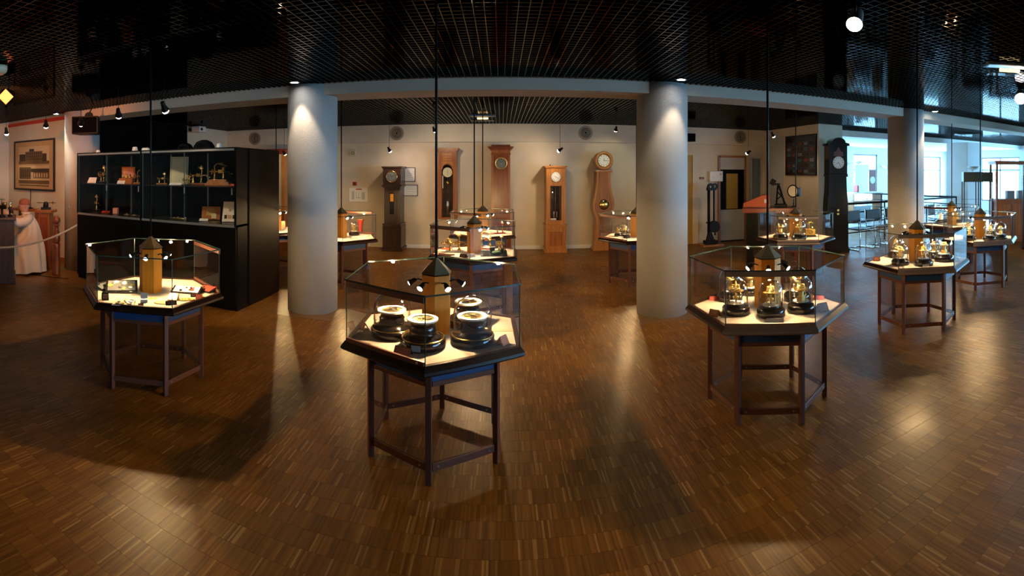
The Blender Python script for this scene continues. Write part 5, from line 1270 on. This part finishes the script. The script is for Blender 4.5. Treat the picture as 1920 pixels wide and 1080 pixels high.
# hall pillar, bulkhead, walls between
pil = tag(MB().b2(11.95, 12.75, 8.35, 9.15, 0, 2.6).build('hall_pillar', 'plaster_white', bevel=.01), 'square white pillar in the daylit hall behind the railing', 'pillar')
def sconce(p, d, lab):
    t = thing('wall_sconce', lab, 'lamp', p, 0, 'dish shaped wall lamps in the hall'); d = Vector(d)
    MB().lathe([(.06, -.02), (.16, .03), (.20, .08), (.19, .085)], 28, d * .38).build('dish', 'plastic_white', t); MB().tube([(0, 0, 0), d * .2 + Vector((0, 0, .03)), d * .36], .016).build('arm', 'plastic_white', t); MB().lathe([(.06, 0), (.05, .02)], 18, (0, 0, 0), Raim(d)).build('wall_plate', 'plastic_white', t)
sconce((12.2, 8.349, 1.78), (-.75, -.66, 0), 'dish wall lamp on the square white hall pillar')
sconce((13.3, HY - .001, 1.85), (-.8, -.6, 0), 'dish wall lamp on the far white wall right of the board')
sconce((11.3, HY - .001, 2.0), (.3, -.95, 0), 'dish wall lamp on the far white wall left of the board')
def q13(x, y, Yp=12.6): return on_Y(x, y, Yp)
a, b = q13(1603, 308), q13(1628, 362)
t = thing('white_board', 'blank white display board standing in the hall window', 'board', ((a.x + b.x) / 2, 12.6, 0)); w = b.x - a.x
MB().b2(-w / 2, w / 2, -.015, .015, b.z, a.z).build('panel', 'plastic_white', t)
for s in (-1, 1): MB().b2(s * w * .42 - .015, s * w * .42 + .015, -.012, .012, 0, b.z).build('leg', 'steel', t); MB().b2(s * w * .42 - .015, s * w * .42 + .015, -.2, .2, 0, .02).build('foot', 'steel', t)
a, b = q13(1630, 319), q13(1642.5, 360)
t = thing('dark_poster', 'dark maroon poster panel with a round picture in the hall', 'poster', ((a.x + b.x) / 2, 12.62, 0)); w = b.x - a.x
MB().b2(-w / 2, w / 2, -.012, .012, b.z, a.z).build('panel', 'card_maroon', t); MB().lathe([(w * .38, 0), (w * .38, .004)], 24, (0, -.013, (a.z * .55 + b.z * .45)), Raim((0, -1, 0))).build('round_picture', 'dial_grey', t); MB().b2(-.02, .02, -.01, .01, 0, b.z).build('leg', 'steel', t); MB().b2(-.15, .15, -.15, .15, 0, .02).build('foot', 'steel', t)
a, b = q13(1592, 361, 12.2), q13(1645, 366, 12.2)
t = thing('hall_counter', 'pale wooden counter with shelves below the hall window', 'counter', ((a.x + b.x) / 2, 12.2, 0)); w = b.x - a.x; zt = a.z
MB().b2(-w / 2, w / 2, -.25, .25, zt - .04, zt).build('top', 'paper', t); MB().b2(-w / 2 + .02, w / 2 - .02, -.22, .22, zt - .32, zt - .28).build('shelf', 'cabinet_wood', t); MB().b2(-w / 2 + .02, w * .1, -.22, .22, .02, zt - .45).build('drawer_block', 'dial_grey', t)
for s in (-1, 1): MB().b2(s * w / 2 - .02, s * w / 2 + .02, -.24, .24, 0, zt - .04).build('side', 'cabinet_wood', t)
for dx, l, m in ((-.35, 'red book standing on the hall counter', 'card_red'), (-.28, 'white book standing beside the red one on the counter', 'paper')):
    t2 = thing('book', l, 'book', (t.location.x + dx, 12.2, zt + .001)); MB().b2(-.02, .02, -.09, .09, 0, .24).build('cover', m, t2); MB().b2(-.016, .016, -.085, .091, .004, .236).build('pages', 'paper', t2)
# glass showcase
p = at_d(1832, 400, 12.0); t = thing('tower_showcase', 'slim glass tower showcase with a dark teal top in the hall', 'showcase', (p.x, p.y, 0), -.85); w = .36; zt = H
MB().b2(-w, w, -.25, .25, 0, .25).build('base', 'teal_metal', t, bevel=.004); MB().b2(-w, w, -.25, .25, zt - .24, zt).build('top_box', 'teal_metal', t, bevel=.004)
for sx in (-1, 0, 1):
    for sy in (-1, 1): MB().b2(sx * (w - .012) - .012, sx * (w - .012) + .012, sy * .238 - .012, sy * .238 + .012, .25, zt - .24).build('upright', 'iron', t)
for sy in (-1, 1):
    for sx in (-1, 1): MB().b2(min(0, sx * w) + .014, max(0, sx * w) - .014, sy * .24 - .003, sy * .24 + .003, .25, zt - .24).build('pane', 'clear_glass', t)
for z in (.62, 1.02): MB().b2(-w + .02, w - .02, -.22, .22, z, z + .008).build('shelf', 'clear_glass', t)
# wooden glazed cabinet at the right edge
p = on_z(1868, 456, 0); wc = thing('glazed_cabinet', 'tall wooden cabinet with glazed upper doors at the right edge', 'cabinet', (p.x, p.y, 0), -.62); L_ = 1.9; zt = 1.97
MB().b2(0, L_, 0, .45, 0, .08).build('plinth', 'cabinet_wood', wc, bevel=.005); MB().b2(.02, L_ - .02, .02, .43, .08, 1.0).build('lower_body', 'cabinet_wood', wc)
for k in range(5):
    x0 = .06 + .37 * k; MB().b2(x0, x0 + .33, .006, .02, .16, .92).build('door_panel', 'oak_honey', wc, bevel=.006)
MB().b2(0, L_, 0, .45, 1.0, 1.05).build('middle_rail', 'cabinet_wood', wc, bevel=.004)
for k in range(3): x0 = k * (L_ - .05) / 2; MB().b2(x0, x0 + .05, .0, .05, 1.05, zt - .09).build('stile', 'cabinet_wood', wc); MB().b2(x0, x0 + .05, .40, .45, 1.05, zt - .09).build('stile', 'cabinet_wood', wc)
for k in range(2): x0 = .05 + k * (L_ - .05) / 2; MB().b2(x0, x0 + (L_ - .05) / 2 - .05, .02, .026, 1.05, zt - .09).build('pane', 'clear_glass', wc); MB().b2(x0, x0 + (L_ - .05) / 2 - .05, .42, .426, 1.05, zt - .09).build('pane', 'clear_glass', wc)
cornice(MB(), L_, .45, zt - .09, .09, .05).build('cornice', 'cabinet_wood', wc, (L_ / 2, 0, 0))
for i, (dx, l) in enumerate(((.45, 'pale blue box in the glazed wooden cabinet, left'), (.75, 'pale blue box in the glazed wooden cabinet, right'))):
    c, s = math.cos(-.62), math.sin(-.62); b3 = thing('blue_box', l, 'box', (p.x + c * dx - s * .2, p.y + s * dx + c * .2, 1.051), -.62, 'blue boxes in the glazed cabinet'); MB().box((0, 0, .09), (.2, .14, .18)).build('body', 'panel_blue_grey', b3, bevel=.004); MB().box((0, 0, .187), (.21, .15, .014)).build('lid', 'plastic_white', b3, bevel=.003)
p = on_z(1917, 466, 0); t = thing('dark_stand', 'narrow dark upright stand cut off by the right picture edge', 'stand', (p.x, p.y, 0), -.9)
MB().b2(-.03, .30, -.15, .15, 0, .06).build('foot', 'walnut_dark', t); MB().b2(0, .26, -.1, .1, .06, 1.62).build('body', 'walnut_dark', t, bevel=.006); MB().b2(.03, .23, -.108, -.1, 1.30, 1.50).build('label_plate', 'bronze', t)
